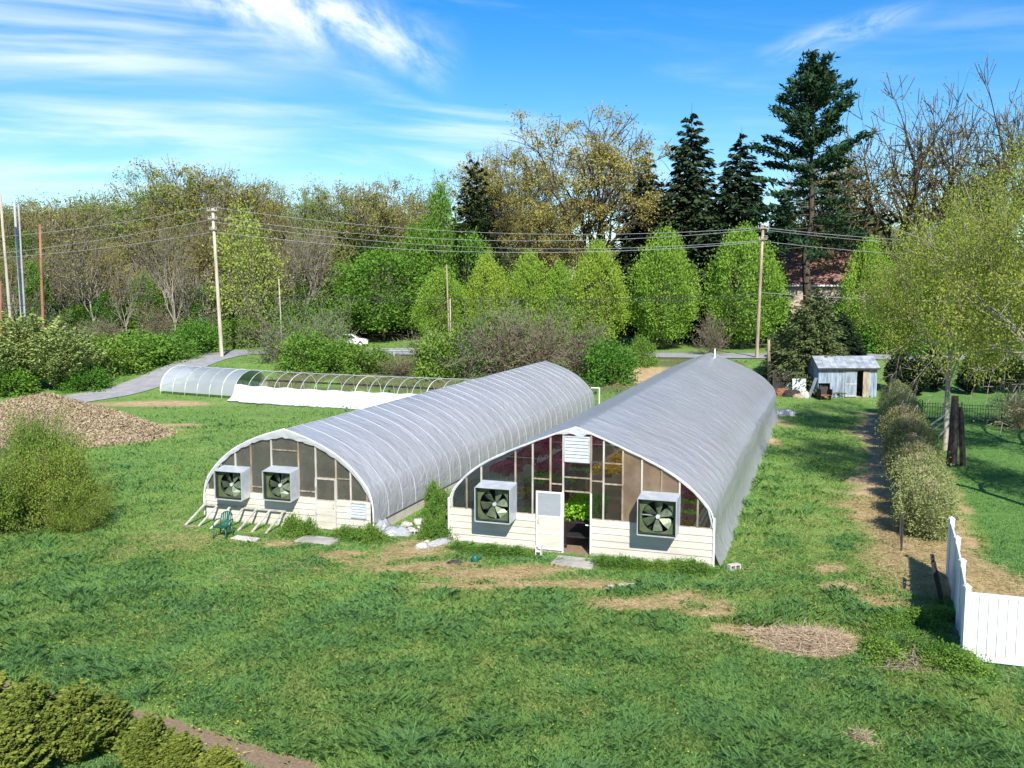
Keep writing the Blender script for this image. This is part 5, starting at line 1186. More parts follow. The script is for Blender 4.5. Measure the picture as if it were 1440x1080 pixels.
# ---- house with a red roof behind the trees
def house():
    c = D(1150, 400, 122); c.z = float(tz(c.x, c.y)); t = thing('house', 'pale brick house with a dark red roof behind the trees', 'house', c, R_(-6)); hx, hy, hw = 8.5, 5.0, 6.2
    MB().box(-hx, hx, -hy, hy, -.2, hw).obj('wall', 'brick_wall', t)
    zr = hw + 4.4; m = MB(); e = .5
    m.add([(-hx - e, -hy - e, hw - .1), (hx + e, -hy - e, hw - .1), (hx + e, hy + e, hw - .1), (-hx - e, hy + e, hw - .1), (-hx + 2, 0, zr), (hx - 2, 0, zr)], [(0, 1, 5, 4), (1, 2, 5), (2, 3, 4, 5), (3, 0, 4), (3, 2, 1, 0)]); r = m.obj('roof', 'roof_red', t)
    for i in range(12):                                   # shingle courses on the slope in view
        f = i / 12; f2 = (i + 1) / 12; y0 = (-hy - e) * (1 - f); y1 = (-hy - e) * (1 - f2); z0 = hw - .1 + (zr - hw + .1) * f; z1 = hw - .1 + (zr - hw + .1) * f2; xa = hx + e - (2 + e) * f; xb = hx + e - (2 + e) * f2
        MB().add([(-xa, y0 - .03, z0 + .05), (xa, y0 - .03, z0 + .05), (xb, y1 - .03, z1 + .015), (-xb, y1 - .03, z1 + .015), (-xa, y0 - .03, z0), (xa, y0 - .03, z0)], [(0, 1, 2, 3), (4, 5, 1, 0)]).obj('shingle_course', 'roof_red', r)
    MB().box(-4.4, -3.6, .2, 1.0, zr - 1.6, zr + .9).obj('chimney', 'brick_wall', r)
    MB().box(-hx - e, hx + e, -hy - e - .1, -hy - e, hw - .25, hw - .05).obj('gutter', 'white_paint', t)
    for x in (-6, -2, 2, 6):
        for z in (1.0, 3.4):
            wn = MB().box(x - .6, x + .6, -hy - .04, -hy + .02, z, z + 1.3).obj('window', 'white_paint', t); MB().box(x - .52, x + .52, -hy - .05, -hy - .042, z + .08, z + 1.22).obj('pane', 'dark_glass', wn)
    for z in (3.0,): pass
house()
# ---- utility poles and wires
def pole(label, base, top, r, mat, arms=(), cat='utility pole', name='utility_pole'):
    base = Vector(base); top = Vector(top); t = thing(name, label, cat, base); d = top - base
    MB().tube([d * f for f in (-.03, .0, .33, .66, 1)], [r * 1.05, r, r * .9, r * .8, r * .7], 9).obj('pole', mat, t, smooth=True)
    for f, L in arms:
        q = d * f; a = MB().bar((q.x - L / 2, q.y - r - .05, q.z), (q.x + L / 2, q.y - r - .05, q.z), .10, .12).obj('crossarm', 'old_wood', t)
        for k in (-.92, -.45, .45, .92): MB().lathe([(.03, 0), (.06, .06), (.035, .1), (.06, .15), (.02, .2)], 8, (q.x + k * L / 2, q.y - r - .05, q.z + .06)).obj('insulator', 'insulator', a)
    return t
b1 = P(312, 502); t1 = D(299, 293, b1.y); pole('tall pale wooden utility pole beside the curve of the lane', b1, t1, .20, 'pole_pale', ((.985, 1.0), (.93, .9), (.86, .7)))
b2 = P(1064, 504); t2 = D(1073, 318, b2.y); pole('brown wooden utility pole behind the wide greenhouse', b2, t2, .18, 'pole_wood', ((.985, 1.1), (.90, .8)))
b3 = P(1082, 537); t3 = D(1081, 478, b3.y); p3 = pole('short cut-off wooden pole stub at the back of the wide greenhouse', b3, t3, .17, 'pole_wood', cat='pole', name='pole_stub')
bl = P(17, 470); bl.y = 96; bl = D(17, 468, 96); bl.z = float(tz(bl.x, 96)); pole('leftmost tall tan utility pole at the left edge of the photo', bl, D(0, 272, 96), .17, 'pole_pale', ())
for lab, xb, xt, yt, dp, r, mt in (('grey metal pole just right of the leftmost tan pole', 33, 20, 283, 100, .17, 'pole_grey'), ('thin grey pole behind the grey metal pole at left', 37, 26, 287, 104, .13, 'pole_grey'),
                                   ('short reddish wooden pole right of the grey poles at left', 61, 56, 315, 98, .17, 'pole_red'), ('dark red-brown post at the very left edge above the pines', 1, 0, 395, 84, .17, 'pole_red'), ('thin pale pole standing in the scrub right of the tall pole', 397, 392, 392, 98, .09, 'pole_pale'),
                                   ('thin dark pole rising behind the egg-shaped green trees', 632, 628, 372, 100, .10, 'pole_wood'), ('thin pale pole in the brown scrub in front of the road', 634, 633, 420, 91, .08, 'pole_pale')):
    tp = D(xt, yt, dp); bs = D(xb, 480, dp); bs.z = float(tz(bs.x, dp)); pole(lab, bs, tp, r, mt)
def wire(label, a, b, sag, r=.020, mat='wire', group=None):
    a = Vector(a); b = Vector(b); n = 24; q = [a.lerp(b, i / n) - Vector((0, 0, sag * 4 * (i / n) * (1 - i / n))) for i in range(n + 1)]
    o = MB().tube(q, r, 4).obj('utility_wire', mat, None); tag(o, label, 'wire', group)
yl = b1.y; yr = b2.y
spans = [((298, 291), (1072, 320), 1.5, .020, 'wire', 'highest'), ((300, 305), (1072, 322), 1.7, .018, 'wire', 'second highest'), ((301, 312), (1071, 338), 1.6, .018, 'wire', 'third highest'), ((301, 326), (1071, 340), 1.5, .022, 'wire', 'fourth highest'), ((309, 412), (1066, 415), .55, .028, 'wire_black', 'upper of two low black'), ((309, 417), (1066, 419), .60, .020, 'wire_black', 'lower of two low black')]
for p_, q_, s, r, mt, nm in spans: wire(f'{nm} wire between the tall pale pole and the brown pole', D(*p_, yl), D(*q_, yr), s, r, mt)
lefts = [((298, 291), (-60, 338), .4, .020, 'wire', 'highest'), ((300, 308), (-60, 362), .4, .020, 'wire', 'second'), ((301, 326), (-60, 366), .4, .020, 'wire', 'third'), ((309, 412), (-60, 428), .5, .026, 'wire_black', 'low black')]
for p_, q_, s, r, mt, nm in lefts: wire(f'{nm} wire running left from the tall pale pole', D(*p_, yl), D(*q_, 96), s, r, mt)
rights = [((1073, 320), (1560, 344), .5, .022, 'wire', 'highest'), ((1074, 323), (1560, 352), .5, .018, 'wire', 'second'), ((1071, 339), (1560, 366), .5, .020, 'wire', 'third'), ((1067, 411), (1560, 420), .5, .024, 'wire', 'low pale'), ((1066, 417), (1560, 430), .5, .018, 'wire_black', 'low black')]
for p_, q_, s, r, mt, nm in rights: wire(f'{nm} wire running right from the brown pole', D(*p_, yr), D(*q_, 80), s, r, mt)
# ---- guard rail along the near side of the road
def guard():
    x0, x1 = -20, 3; t = thing('guard_rail', 'grey steel guard rail along the road above the hoop tunnel', 'guard rail', (0, 0, 0))
    def ry(x): return np.interp(x, [p[0] for p in ROAD], [p[1] for p in ROAD]) - 3.4
    q = [(x, ry(x), float(tz(x, ry(x))) + .62) for x in np.linspace(x0, x1, 24)]
    V = []; F = []
    prof = ((0, -.16), (-.05, -.10), (0, -.03), (0, .03), (-.05, .10), (0, .16))
    for x, y, z in q: V += [(x, y + a, z + b) for a, b in prof]
    V += [(a, b + .015, c) for a, b, c in V]; n = len(q) * 6
    for i in range(len(q) - 1):
        for j in range(5): a = i * 6 + j; F += [(a, a + 6, a + 7, a + 1), (n + a, n + a + 1, n + a + 7, n + a + 6)]
    MB().add(V, F).obj('rail', 'steel_rail', t)
    for x, y, z in q[::2]: MB().box(x - .07, x + .07, y + .02, y + .14, z - .75, z + .16).obj('post', 'steel_rail', t)
guard()
# ---- white parked car half hidden beyond the road
def car():
    c = D(490, 487, 106); c.z = float(tz(c.x, c.y)); t = thing('parked_car', 'white parked car half hidden in the greenery beyond the road', 'car', c, .1)
    half = [(-2.2, .35), (-2.25, .75), (-2.1, .95), (-1.6, 1.0), (-1.0, 1.45), (.5, 1.48), (1.15, 1.02), (2.0, .9), (2.25, .7), (2.25, .35)]
    MB().poly(half, -.85, .85).obj('body', 'car_white', t, bevel=.05)
    for s in (-1, 1):
        MB().add([(-1.35, s * .86, 1.03), (.95, s * .86, 1.03), (.42, s * .86, 1.40), (-.95, s * .86, 1.40), (-1.35, s * .87, 1.03), (.95, s * .87, 1.03), (.42, s * .87, 1.40), (-.95, s * .87, 1.40)], [(0, 1, 2, 3), (7, 6, 5, 4), (0, 4, 5, 1), (1, 5, 6, 2), (2, 6, 7, 3), (3, 7, 4, 0)]).obj('side_window', 'dark_glass', t)
        for x in (-1.4, 1.4):
            wl = MB().tube([(x, s * .68, .32), (x, s * .90, .32)], .33, 16).obj('wheel', 'tyre', t); MB().tube([(x, s * .901, .32), (x, s * .915, .32)], .2, 12).obj('rim', 'galv', wl)
car()
# ---------------------------------------------------------------- planting
KIT = {}
class Kit:
    def __init__(s, root, H, W): s.root = root; s.H = H; s.W = W; s.used = False
def kit(key, root, H, W): KIT[key] = Kit(root, H, W)
rp = random.Random(99)
def put(key, px, depth, top, wpx, label, group=None, rz=None, sink=0.0):
    """stand a plant at picture column px, so far north, as tall and as wide as the picture shows"""
    k = KIT[key]; q = D(px, 500, depth); z = float(tz(q.x, depth)); H = D(px, top, depth).z - z; W = wpx * depth / F_PX
    sc = (W / k.W, W / k.W, H / k.H); rz = rp.uniform(0, 6.28) if rz is None else rz; loc = (q.x, depth, z - sink)
    if k.used: return copy_tree(k.root, loc, rz, sc, label, group)
    k.used = True; place(k.root, loc, rz, sc, label, group); return k.root
def putg(key, px, py, H, W, label, group=None, rz=None, sink=0.0):
    """stand a plant on the ground point seen at (px, py), with a size in metres"""
    k = KIT[key]; q = P(px, py); sc = (W / k.W, W / k.W, H / k.H); rz = rp.uniform(0, 6.28) if rz is None else rz; loc = (q.x, q.y, q.z - sink)
    if k.used: return copy_tree(k.root, loc, rz, sc, label, group)
    k.used = True; place(k.root, loc, rz, sc, label, group); return k.root
# -- kits
kit('bare1', bare_tree('woodland_tree', 1, 20, 11, 'leaf_olive', 13000, .22, r0=.26, bole=.30, top=.30, sp=.42, clumps=320, tw=.03, twig='twig_grey', spread=.38, trop=.09), 20, 11)
kit('bare2', bare_tree('woodland_tree', 2, 20, 9, 'leaf_bud', 7000, .20, r0=.22, bole=.38, limbs=3, spread=.35, trop=.1, top=.36, sp=.28, tw=.03, twig='twig_brown', bark='bark_pale'), 20, 9)
kit('bare3', bare_tree('woodland_tree', 3, 20, 12, 'leaf_bud', 17000, .22, r0=.30, bole=.22, limbs=5, spread=.5, trop=.07, top=.28, sp=.45, clumps=380, tw=.03), 20, 12)
kit('slender', bare_tree('slender_tree', 5, 18, 6, 'leaf_bud', 1600, .18, r0=.15, bole=.34, limbs=3, spread=.45, trop=.12, twig='twig_grey', bark='bark_pale', tw=.026, sp=.3), 18, 6)
kit('slender2', bare_tree('slender_tree', 6, 18, 7, 'leaf_bud', 900, .18, r0=.17, bole=.26, limbs=4, spread=.6, trop=.10, twig='twig_brown', bark='bark_pale', tw=.026, sp=.3, lean=.12), 18, 7)
kit('twiggy', bare_tree('woodland_tree', 4, 14, 8, 'leaf_bud', 700, .2, r0=.15, bole=.2, limbs=4, spread=.65, twig='twig_grey', bark='bark_pale', tw=.024), 14, 8)
kit('oak', bare_tree('oak_tree', 7, 24, 18, 'leaf_oak', 30000, .21, r0=.8, bole=.26, limbs=5, levels=4, spread=.62, sp=.48, clumps=400, bark='bark_dark', twig='bark_dark', wig=.22, tw=.034, ratio=.64, trop=.03, L0=7.6), 24, 18)
kit('bigbare', bare_tree('spreading_tree', 15, 24, 20, 'leaf_oak', 6500, .17, r0=1.0, bole=.36, limbs=6, levels=4, spread=.75, sp=.25, bark='bark_dark', twig='bark_dark', wig=.24, tw=.042, trop=.01, ratio=.66, L0=6.6), 24, 20)
kit('ivy', lobed('ivy_clad_tree', 25, 12, 6, .3, 'leaf_ivy', 120, 70, .26, .5, shape='egg', trunk_r=.18, fill=.4, rag=.3), 12, 6)
kit('maple', lobed('leafy_tree', 21, 14, 9, 2.0, 'leaf_green', 150, 75, .34, .62, shape='round', trunk_r=.22, fill=.5, rag=.2), 14, 9)
kit('maple2', lobed('leafy_tree', 22, 16, 9, 1.0, 'leaf_green', 170, 70, .34, .60, shape='egg', trunk_r=.22, fill=.45, rag=.22), 16, 9)
kit('cedar', conifer('dark_conifer', 23, 18, 8, 'needle_cedar', 300, 50, .55, droop=.1, power=.55, rag=.35, hang=.3, base=.08), 18, 8)
kit('willow', lobed('pale_leaf_tree', 24, 13, 8, 3.0, 'leaf_willow', 120, 60, .26, .75, shape='egg', trunk_r=.16, bark='bark_pale', fill=.25, rag=.25), 13, 8)
kit('pear1', lobed('pear_tree', 31, 10, 7, 1.0, 'leaf_pear', 460, 56, .19, .34, shape='egg', trunk_r=.16, fill=.74, up=.8, rag=.15), 10, 7)
kit('pear2', lobed('pear_tree', 32, 10, 7, 1.0, 'leaf_pear', 460, 56, .19, .34, shape='egg', trunk_r=.16, fill=.70, up=.8, rag=.18), 10, 7)
kit('spruce1', conifer('spruce_tree', 41, 22, 9, 'needle_spruce', 400, 58, .66, droop=.30, power=.72, rag=.22, hang=.45), 22, 9)
kit('spruce2', conifer('spruce_tree', 42, 20, 8.5, 'needle_spruce', 380, 58, .64, droop=.34, power=.66, rag=.26, hang=.5), 20, 8.5)
def white_pine():
    rs = np.random.RandomState(44); rng = random.Random(44); H = 28; segs = []; C = []; Oo = []; p = (0, 0, -.3)
    for s in range(9): q = (rs.randn() * .12, rs.randn() * .12, H * .96 * (s + 1) / 9); segs.append((p, q, .42 * (1 - s / 9.5), .42 * (1 - (s + 1) / 9.5), 0)); p = q
    for b in range(74):
        t = .33 + .67 * (b + rs.rand()) / 74; z = H * t * .97; L = (5.6 * min(1, ((1.03 - t) / .62)) ** .62 + .3) * (.5 + .6 * rs.rand())
        a = b * 2.399 + rs.randn() * .3; rise = -.12 + 1.5 * max(0, t - .50) / .50; d = np.array([math.cos(a), math.sin(a), 0]); pts = [np.array([0, 0, z]) + d * L * u + np.array([0, 0, L * rise * u ** 1.4]) for u in (0, .35, .7, 1)]
        for u in range(3): segs.append((tuple(pts[u]), tuple(pts[u + 1]), .07 * (1 - u * .28), .07 * (1 - (u + 1) * .28), 1))
        n = int((230 if t > .6 else 95) * (.4 + L / 4.6)); u = .25 + .75 * rs.rand(n) ** .8; i = np.minimum((u * 3).astype(int), 2); f = u * 3 - i; pa = np.array(pts); c = pa[i] * (1 - f)[:, None] + pa[i + 1] * f[:, None]; c += rs.randn(n, 3) * np.array([.34, .34, .16]) * (.6 + .10 * L)
        C.append(c); Oo.append(d * .8 + np.array([0, 0, .55]) + rs.randn(n, 3) * .5)
    C = np.concatenate(C); O = np.concatenate(Oo); V, F = leaves_np(C, rs, .50, .36, .2, O / np.linalg.norm(O, axis=1)[:, None] * 1.6); return tree_thing('white_pine', 'tree', segs, V, F, leafv(len(C), rs), 'bark_dark', 'twig_brown', 'needle_pine', rs, thin=9, k=5)
kit('pine', white_pine(), 28, 10)
kit('hemlock', conifer('hemlock_tree', 45, 9, 8, 'needle_hemlock', 260, 80, .34, droop=.22, power=.75, rag=.25, hang=.3, trunk_r=.2), 9, 8)
kit('arbor', conifer('arborvitae', 46, 3.6, 2.0, 'needle_spruce', 220, 40, .24, droop=-.5, power=.55, rag=.15, hang=0, trunk_r=.07, lift_top=1.2), 3.6, 2.0)
kit('shrub_green', lobed('leafy_shrub', 51, 3, 4, .1, 'leaf_green', 110, 60, .20, .32, shape='dome', cat='shrub', stems=5, trunk_r=.08, fill=.5, rag=.2), 3, 4)
kit('shrub_weed', lobed('leafy_shrub', 52, 3, 4, .1, 'leaf_weed', 90, 60, .20, .36, shape='dome', cat='shrub', stems=5, trunk_r=.08, fill=.4, rag=.25), 3, 4)
kit('shrub_deep', lobed('dark_shrub', 53, 4, 5, .1, 'leaf_deep', 120, 60, .24, .4, shape='dome', cat='shrub', stems=5, trunk_r=.1, fill=.5, rag=.2), 4, 5)
kit('brush1', twig_shrub('bare_thicket', 54, 5, 6, 'leaf_weed', 46, 700, .15, 'twig_brown', tw=.020), 5, 6)
kit('brush2', twig_shrub('bare_thicket', 55, 5, 5, 'leaf_weed', 40, 1500, .18, 'twig_grey', tw=.022), 5, 5)
kit('sapling', twig_shrub('leafy_sapling', 56, 7, 4, 'leaf_weed', 9, 1500, .20, 'twig_grey', tw=.024, sp=.4), 7, 4)
kit('pineshrub', conifer('pine_shrub', 57, 5, 7, 'needle_light', 190, 110, .28, droop=-.35, power=.42, rag=.3, hang=.05, trunk_r=.12, base=.06, aspect=.5, cat='shrub'), 5, 7)
# -- the wood, left half: several rows
def wood(n, x0, x1, dp, skyline, keys, wr, label, group):
    for i in range(n):
        px = x0 + (x1 - x0) * (i + rp.uniform(.2, .8)) / n; d = dp + rp.uniform(-4, 4); top = skyline(px) + rp.uniform(-8, 22)
        put(rp.choice(keys), px, d, top, rp.uniform(*wr), label, group)
sky1 = lambda x: float(np.interp(x, [-60, 0, 60, 150, 210, 240, 310, 370, 410, 450, 500, 550, 590, 640, 720, 800], [262, 268, 262, 256, 258, 232, 218, 240, 285, 262, 240, 242, 285, 245, 205, 215]))
wood(17, -90, 620, 178, lambda x: max(sky1(x) + 14, 268), ['bare1', 'bare3', 'oak'], (110, 150), 'budding tree far back in the woods left of the dark conifer', 'farthest row of the left woods')
wood(15, 620, 1520, 185, lambda x: 318, ['bare1', 'bare3', 'maple'], (120, 160), 'far budding tree glimpsed low behind the spruces and spreading trees', 'farthest row on the right')
wood(12, -70, 420, 150, lambda x: sky1(x) + 6, ['bare1', 'bare3'], (110, 140), 'budding tree in the dense back row of the woods left of the pale pole', 'back row of the left woods')
wood(12, -60, 440, 130, lambda x: sky1(x) + 30, ['bare1', 'bare2', 'slender', 'slender2'], (75, 125), 'grey-brown budding tree in the middle of the woods at left', 'middle row of the left woods')
wood(16, -30, 480, 118, lambda x: sky1(x) + 52 + rp.uniform(-20, 40), ['bare2', 'slender', 'slender2'], (48, 90), 'slender bare tree along the front edge of the woods at left', 'front edge of the left woods')
wood(9, 20, 470, 110, lambda x: 325 + rp.uniform(-35, 50), ['twiggy', 'slender', 'slender2'], (45, 95), 'thin leafless tree standing in front of the woods left of the lane', 'thin trees before the woods')
wood(9, -30, 470, 124, lambda x: 350 + rp.uniform(-45, 50), ['ivy', 'maple2'], (40, 75), 'dark leafy tree showing between the bare trunks of the woods', 'leafy trees among the bare trunks')
put('bare3', 300, 128, 214, 175, 'tall budding tree whose crown peaks above the tall pale pole'); put('bare1', 255, 126, 232, 120, 'budding tree left of the woods skyline peak')
put('oak', 368, 132, 246, 110, 'rounded budding tree right of the woods skyline peak')
put('bare3', 535, 126, 236, 130, 'domed budding tree on the skyline left of the dark conifer'); put('bare1', 462, 126, 250, 110, 'olive budding tree next to the skyline gap'); put('bare1', 438, 128, 258, 60, 'narrow olive budding tree at the skyline gap')
put('bare2', 600, 140, 240, 90, 'thin pale leafless tree against the sky beside the skyline gap')
put('bare3', 690, 130, 196, 130, 'tall brown budding tree behind the dark conifer')
put('willow', 352, 108, 305, 105, 'pale yellow-green tree right of the tall pale pole')
for px, dp, top, w_, lb in ((622, 116, 262, 70, 'tall bright green leafy tree left of the dark conifer'), (660, 114, 330, 80, 'bright green leafy tree under the dark conifer'), (540, 112, 355, 110, 'rounded bright green tree beyond the small lawn'), (490, 113, 372, 90, 'bright green tree left of the rounded one beyond the lawn'), (585, 118, 318, 80, 'green tree between the rounded one and the tall bright one'), (448, 118, 350, 70, 'green tree in shade at the edge of the woods')):
    put(rp.choice(['maple', 'maple2']), px, dp, top, w_, lb)
put('ivy', 540, 123, 335, 95, 'shaded leafy tree behind the rounded bright green tree'); put('ivy', 500, 126, 345, 80, 'shaded leafy tree behind the left bright green tree')
put('cedar', 668, 116, 214, 85, 'very dark ragged conifer in the middle of the skyline')
put('oak', 835, 122, 152, 235, 'largest yellow-tan budding oak left of the spruces'); put('oak', 735, 128, 190, 120, 'smaller tan budding oak right of the dark conifer')
put('oak', 760, 118, 262, 130, 'low tan budding oak behind the egg-shaped trees')
put('spruce1', 966, 118, 144, 150, 'taller of the two dark spruces left of the white pine'); put('spruce2', 1034, 116, 178, 150, 'shorter of the two dark spruces left of the white pine')
put('spruce2', 905, 126, 205, 120, 'dark spruce half hidden behind the tan oak'); put('spruce1', 1095, 128, 260, 90, 'dark conifer behind the house left of the white pine')
put('pine', 1133, 112, 84, 175, 'tallest tree, dark green white pine with upswept boughs')
put('oak', 1165, 124, 190, 130, 'pale budding tree wrapped around the white pine')
put('bigbare', 1268, 112, 98, 270, 'wide bare spreading tree at right against the sky'); put('bigbare', 1392, 108, 76, 210, 'tall bare spreading tree at the right edge of the sky', rz=2.2)
put('bare1', 1330, 135, 235, 140, 'budding tree low behind the bare spreading trees'); put('bare3', 1220, 140, 280, 140, 'low budding tree behind the red-roofed house')
for px, top, w_, lb in ((622, 383, 82, 'leftmost egg-shaped light green tree beside the road'), (686, 362, 66, 'narrow light green tree, second from left of the egg-shaped row'), (742, 358, 70, 'light green tree, third from left of the egg-shaped row'), (788, 372, 62, 'short light green tree, fourth from left of the egg-shaped row'), (838, 345, 82, 'light green tree, fifth of the egg-shaped row, left of the biggest'), (931, 329, 104, 'biggest egg-shaped light green tree in the row'), (1043, 324, 112, 'egg-shaped light green tree left of the brown pole'), (1218, 342, 80, 'light green tree right of the red-roofed house')):
    put(rp.choice(['pear1', 'pear2']), px, 103 if px < 1100 else 100, top, w_, lb, 'egg-shaped light green trees')
# dark understorey closing the gaps low down
for i in range(26):
    px = -40 + i * 59 + rp.uniform(-12, 12); put('shrub_deep', px, 122 + rp.uniform(-3, 5), rp.uniform(402, 430), 110, 'dark leafy undergrowth shrub at the foot of the tree line', 'undergrowth of the tree line')
for i in range(10):
    put(rp.choice(['maple', 'maple2', 'ivy']), 15 + i * 46 + rp.uniform(-18, 18), 114 + rp.uniform(-3, 3), rp.uniform(365, 432), rp.uniform(45, 75), 'fresh green young tree low among the bare trunks of the woods', 'young green trees in the woods')
for i in range(9):
    put(rp.choice(['brush1', 'brush2']), 60 + i * 50 + rp.uniform(-14, 14), 107 + rp.uniform(-2, 3), rp.uniform(418, 445), rp.uniform(60, 85), 'bare twiggy thicket along the front of the woods at left', 'thickets before the woods')
# -- shrubs by lane and road
for px, py, H, W, k_, lb in ((275, 497, 3.2, 5.0, 'shrub_green', 'round bright green shrub left of the tall pale pole foot'), (338, 487, 3.2, 5.5, 'shrub_weed', 'bright green shrub right of the tall pale pole foot'), (195, 515, 3.0, 6.0, 'shrub_green', 'green shrub mound along the far side of the lane'), (150, 527, 3.2, 5.5, 'shrub_weed', 'green shrub mound beside the pine shrubs by the lane'), (118, 548, 2.0, 3.4, 'shrub_green', 'low leafy shrub at the lane edge before the pines'), (5, 556, 2.4, 4.0, 'shrub_green', 'green shrub at the left edge above the chip heap'), (235, 505, 2.2, 4.5, 'shrub_weed', 'low green shrub between the mounds and the pale pole'),
                             (852, 538, 3.4, 4.2, 'shrub_green', 'bright green shrub on the bank between the greenhouse ridges'), (903, 515, 2.6, 2.2, 'shrub_weed', 'small bright shrub above the dirt bank'), (470, 520, 2.6, 5.0, 'shrub_green', 'green shrub behind the left half of the hoop tunnel'), (515, 522, 2.2, 4.5, 'shrub_weed', 'yellow-green shrub behind the middle of the hoop tunnel'), (430, 518, 3.2, 4.5, 'shrub_weed', 'green shrub behind the covered end of the hoop tunnel'), (622, 528, 3.8, 4.5, 'shrub_weed', 'pale leafy shrub at the right end of the hoop tunnel'), (1280, 498, 3.6, 7.5, 'shrub_green', 'green shrub mass under the right-hand trees'), (1225, 494, 3.0, 4.5, 'shrub_green', 'green shrub behind the shed roof')):
    putg(k_, px, py, H, W, lb)
for px, py, H, W, k_, lb in ((655, 530, 5.2, 5.5, 'brush2', 'brown bare thicket left of centre before the road'), (700, 528, 6.5, 6.5, 'brush1', 'tall brown bare thicket below the pale thin pole'), (760, 530, 6.8, 5.5, 'brush1', 'brown bare thicket behind the left greenhouse ridge'), (815, 528, 5.6, 6.0, 'brush1', 'brown bare thicket left of the bright bank shrub'), (730, 522, 7.0, 5.0, 'brush2', 'grey thicket with few leaves in the brown scrub'), (600, 522, 4.2, 4.5, 'brush2', 'grey leafy thicket right of the guard rail gap'), (1000, 500, 5.2, 3.4, 'brush1', 'brown bare shrub between two egg-shaped trees'), (385, 510, 4.4, 4.5, 'brush2', 'grey thicket left of the covered tunnel end'), (455, 505, 5.0, 4.5, 'brush2', 'grey thicket behind the tunnel and left of the car'), (1255, 470, 6.5, 5.5, 'brush1', 'reddish bare shrub beside the right-hand pale tree'), (565, 528, 2.0, 4.0, 'brush1', 'low brown brush under the guard rail')):
    putg(k_, px, py, H, W, lb)
for px, top, dp, w_, lb in ((395, 400, 100, 55, 'leafy sapling just right of the thin pale pole'), (445, 405, 99, 60, 'leafy sapling left of the parked car'), (425, 430, 97, 60, 'young sapling behind the covered tunnel'), (475, 400, 101, 50, 'bare grey sapling beside the parked car'), (675, 415, 90, 40, 'thin sapling in front of the brown thicket'), (712, 402, 92, 70, 'tall sapling left of middle in the brown scrub'), (790, 410, 93, 70, 'tall sapling at the right of the brown scrub'), (835, 440, 91, 60, 'short sapling next to the bright bank shrub')): put('sapling', px, dp, top, w_, lb)
for px, py, H, W, lb in ((35, 545, 5.6, 7.0, 'largest spreading light green pine shrub at the left edge'), (88, 548, 4.6, 6.0, 'spreading light green pine shrub right of the largest one'), (-20, 555, 4.5, 6, 'light green pine shrub cut by the left edge of the photo')): putg('pineshrub', px, py, H, W, lb)
putg('hemlock', 1142, 546, 8.8, 7.6, 'drooping olive hemlock left of the shed'); putg('hemlock', 1100, 530, 4.6, 4.6, 'small drooping hemlock behind the pole stub'); putg('spruce2', 1180, 517, 5.5, 5.0, 'dark conifer in shade between the hemlock and the red roof')
k_ = ['leftmost', 'second from left', 'third from left', 'fourth from left', 'fifth from left', 'sixth from left', 'rightmost']
for (px, py, H, W), w_ in zip(((1262, 553, 3.8, 2.2), (1288, 557, 3.2, 2.1), (1314, 552, 3.9, 2.3), (1362, 555, 3.2, 2.0), (1392, 554, 3.7, 2.2), (1424, 553, 3.3, 2.1), (1455, 553, 3.6, 2.2)), k_): putg('arbor', px, py, H, W, f'dark arborvitae right of the shed, {w_} of the row', 'row of arborvitae')
putg('arbor', 1208, 517, 2.4, 1.3, 'tiny dark conifer just above the shed roof')
# -- near plants
kit('bush', twig_shrub('wild_bush', 61, 4.2, 5.6, 'leaf_bush', 60, 48000, .105, 'twig_brown', tw=.009, sp=.22), 4.2, 5.6)
putg('bush', 78, 742, 3.5, 3.0, 'large wild bush at the left, nearest to the left greenhouse'); putg('bush', 5, 750, 3.0, 3.2, 'wild bush cut by the left edge beside the large one', rz=1.2); putg('bush', 62, 715, 4.3, 2.6, 'tall thin wild bush behind the large one at left', rz=2.5)
putg('bush', 108, 744, 2.0, 1.9, 'low wild bush at the right foot of the large one', rz=4.0); putg('brush1', 40, 700, 4.3, 3.6, 'brown bare brush sticking out behind the wild bushes')
kit('near_arb', conifer('young_arborvitae', 62, 2.0, 1.3, 'leaf_arbor', 300, 60, .10, droop=-.6, power=.75, rag=.4, hang=0, trunk_r=.05, lift_top=1.4, bark='bark', aspect=.55, cat='shrub'), 2.0, 1.3)
for (px, py, H, W), lb in zip(((45, 1085, 2.0, 1.5), (108, 1075, 1.75, 1.4), (-25, 1060, 1.9, 1.4), (210, 1095, 1.35, 1.1), (255, 1105, 1.1, .95), (305, 1118, 1.0, .85), (150, 1060, 1.3, 1.1), (5, 1120, 1.5, 1.4)), ('tallest young arborvitae at the bottom left', 'young arborvitae right of the tallest at bottom left', 'young arborvitae cut by the left edge at the bottom', 'small young arborvitae near the bottom, fourth from left', 'small arborvitae at the bottom edge, second from right', 'smallest rightmost arborvitae at the bottom edge', 'young arborvitae behind the bottom-left cluster', 'young arborvitae at the bottom left corner')): putg('near_arb', px, py, H * .86, W * .9, lb)
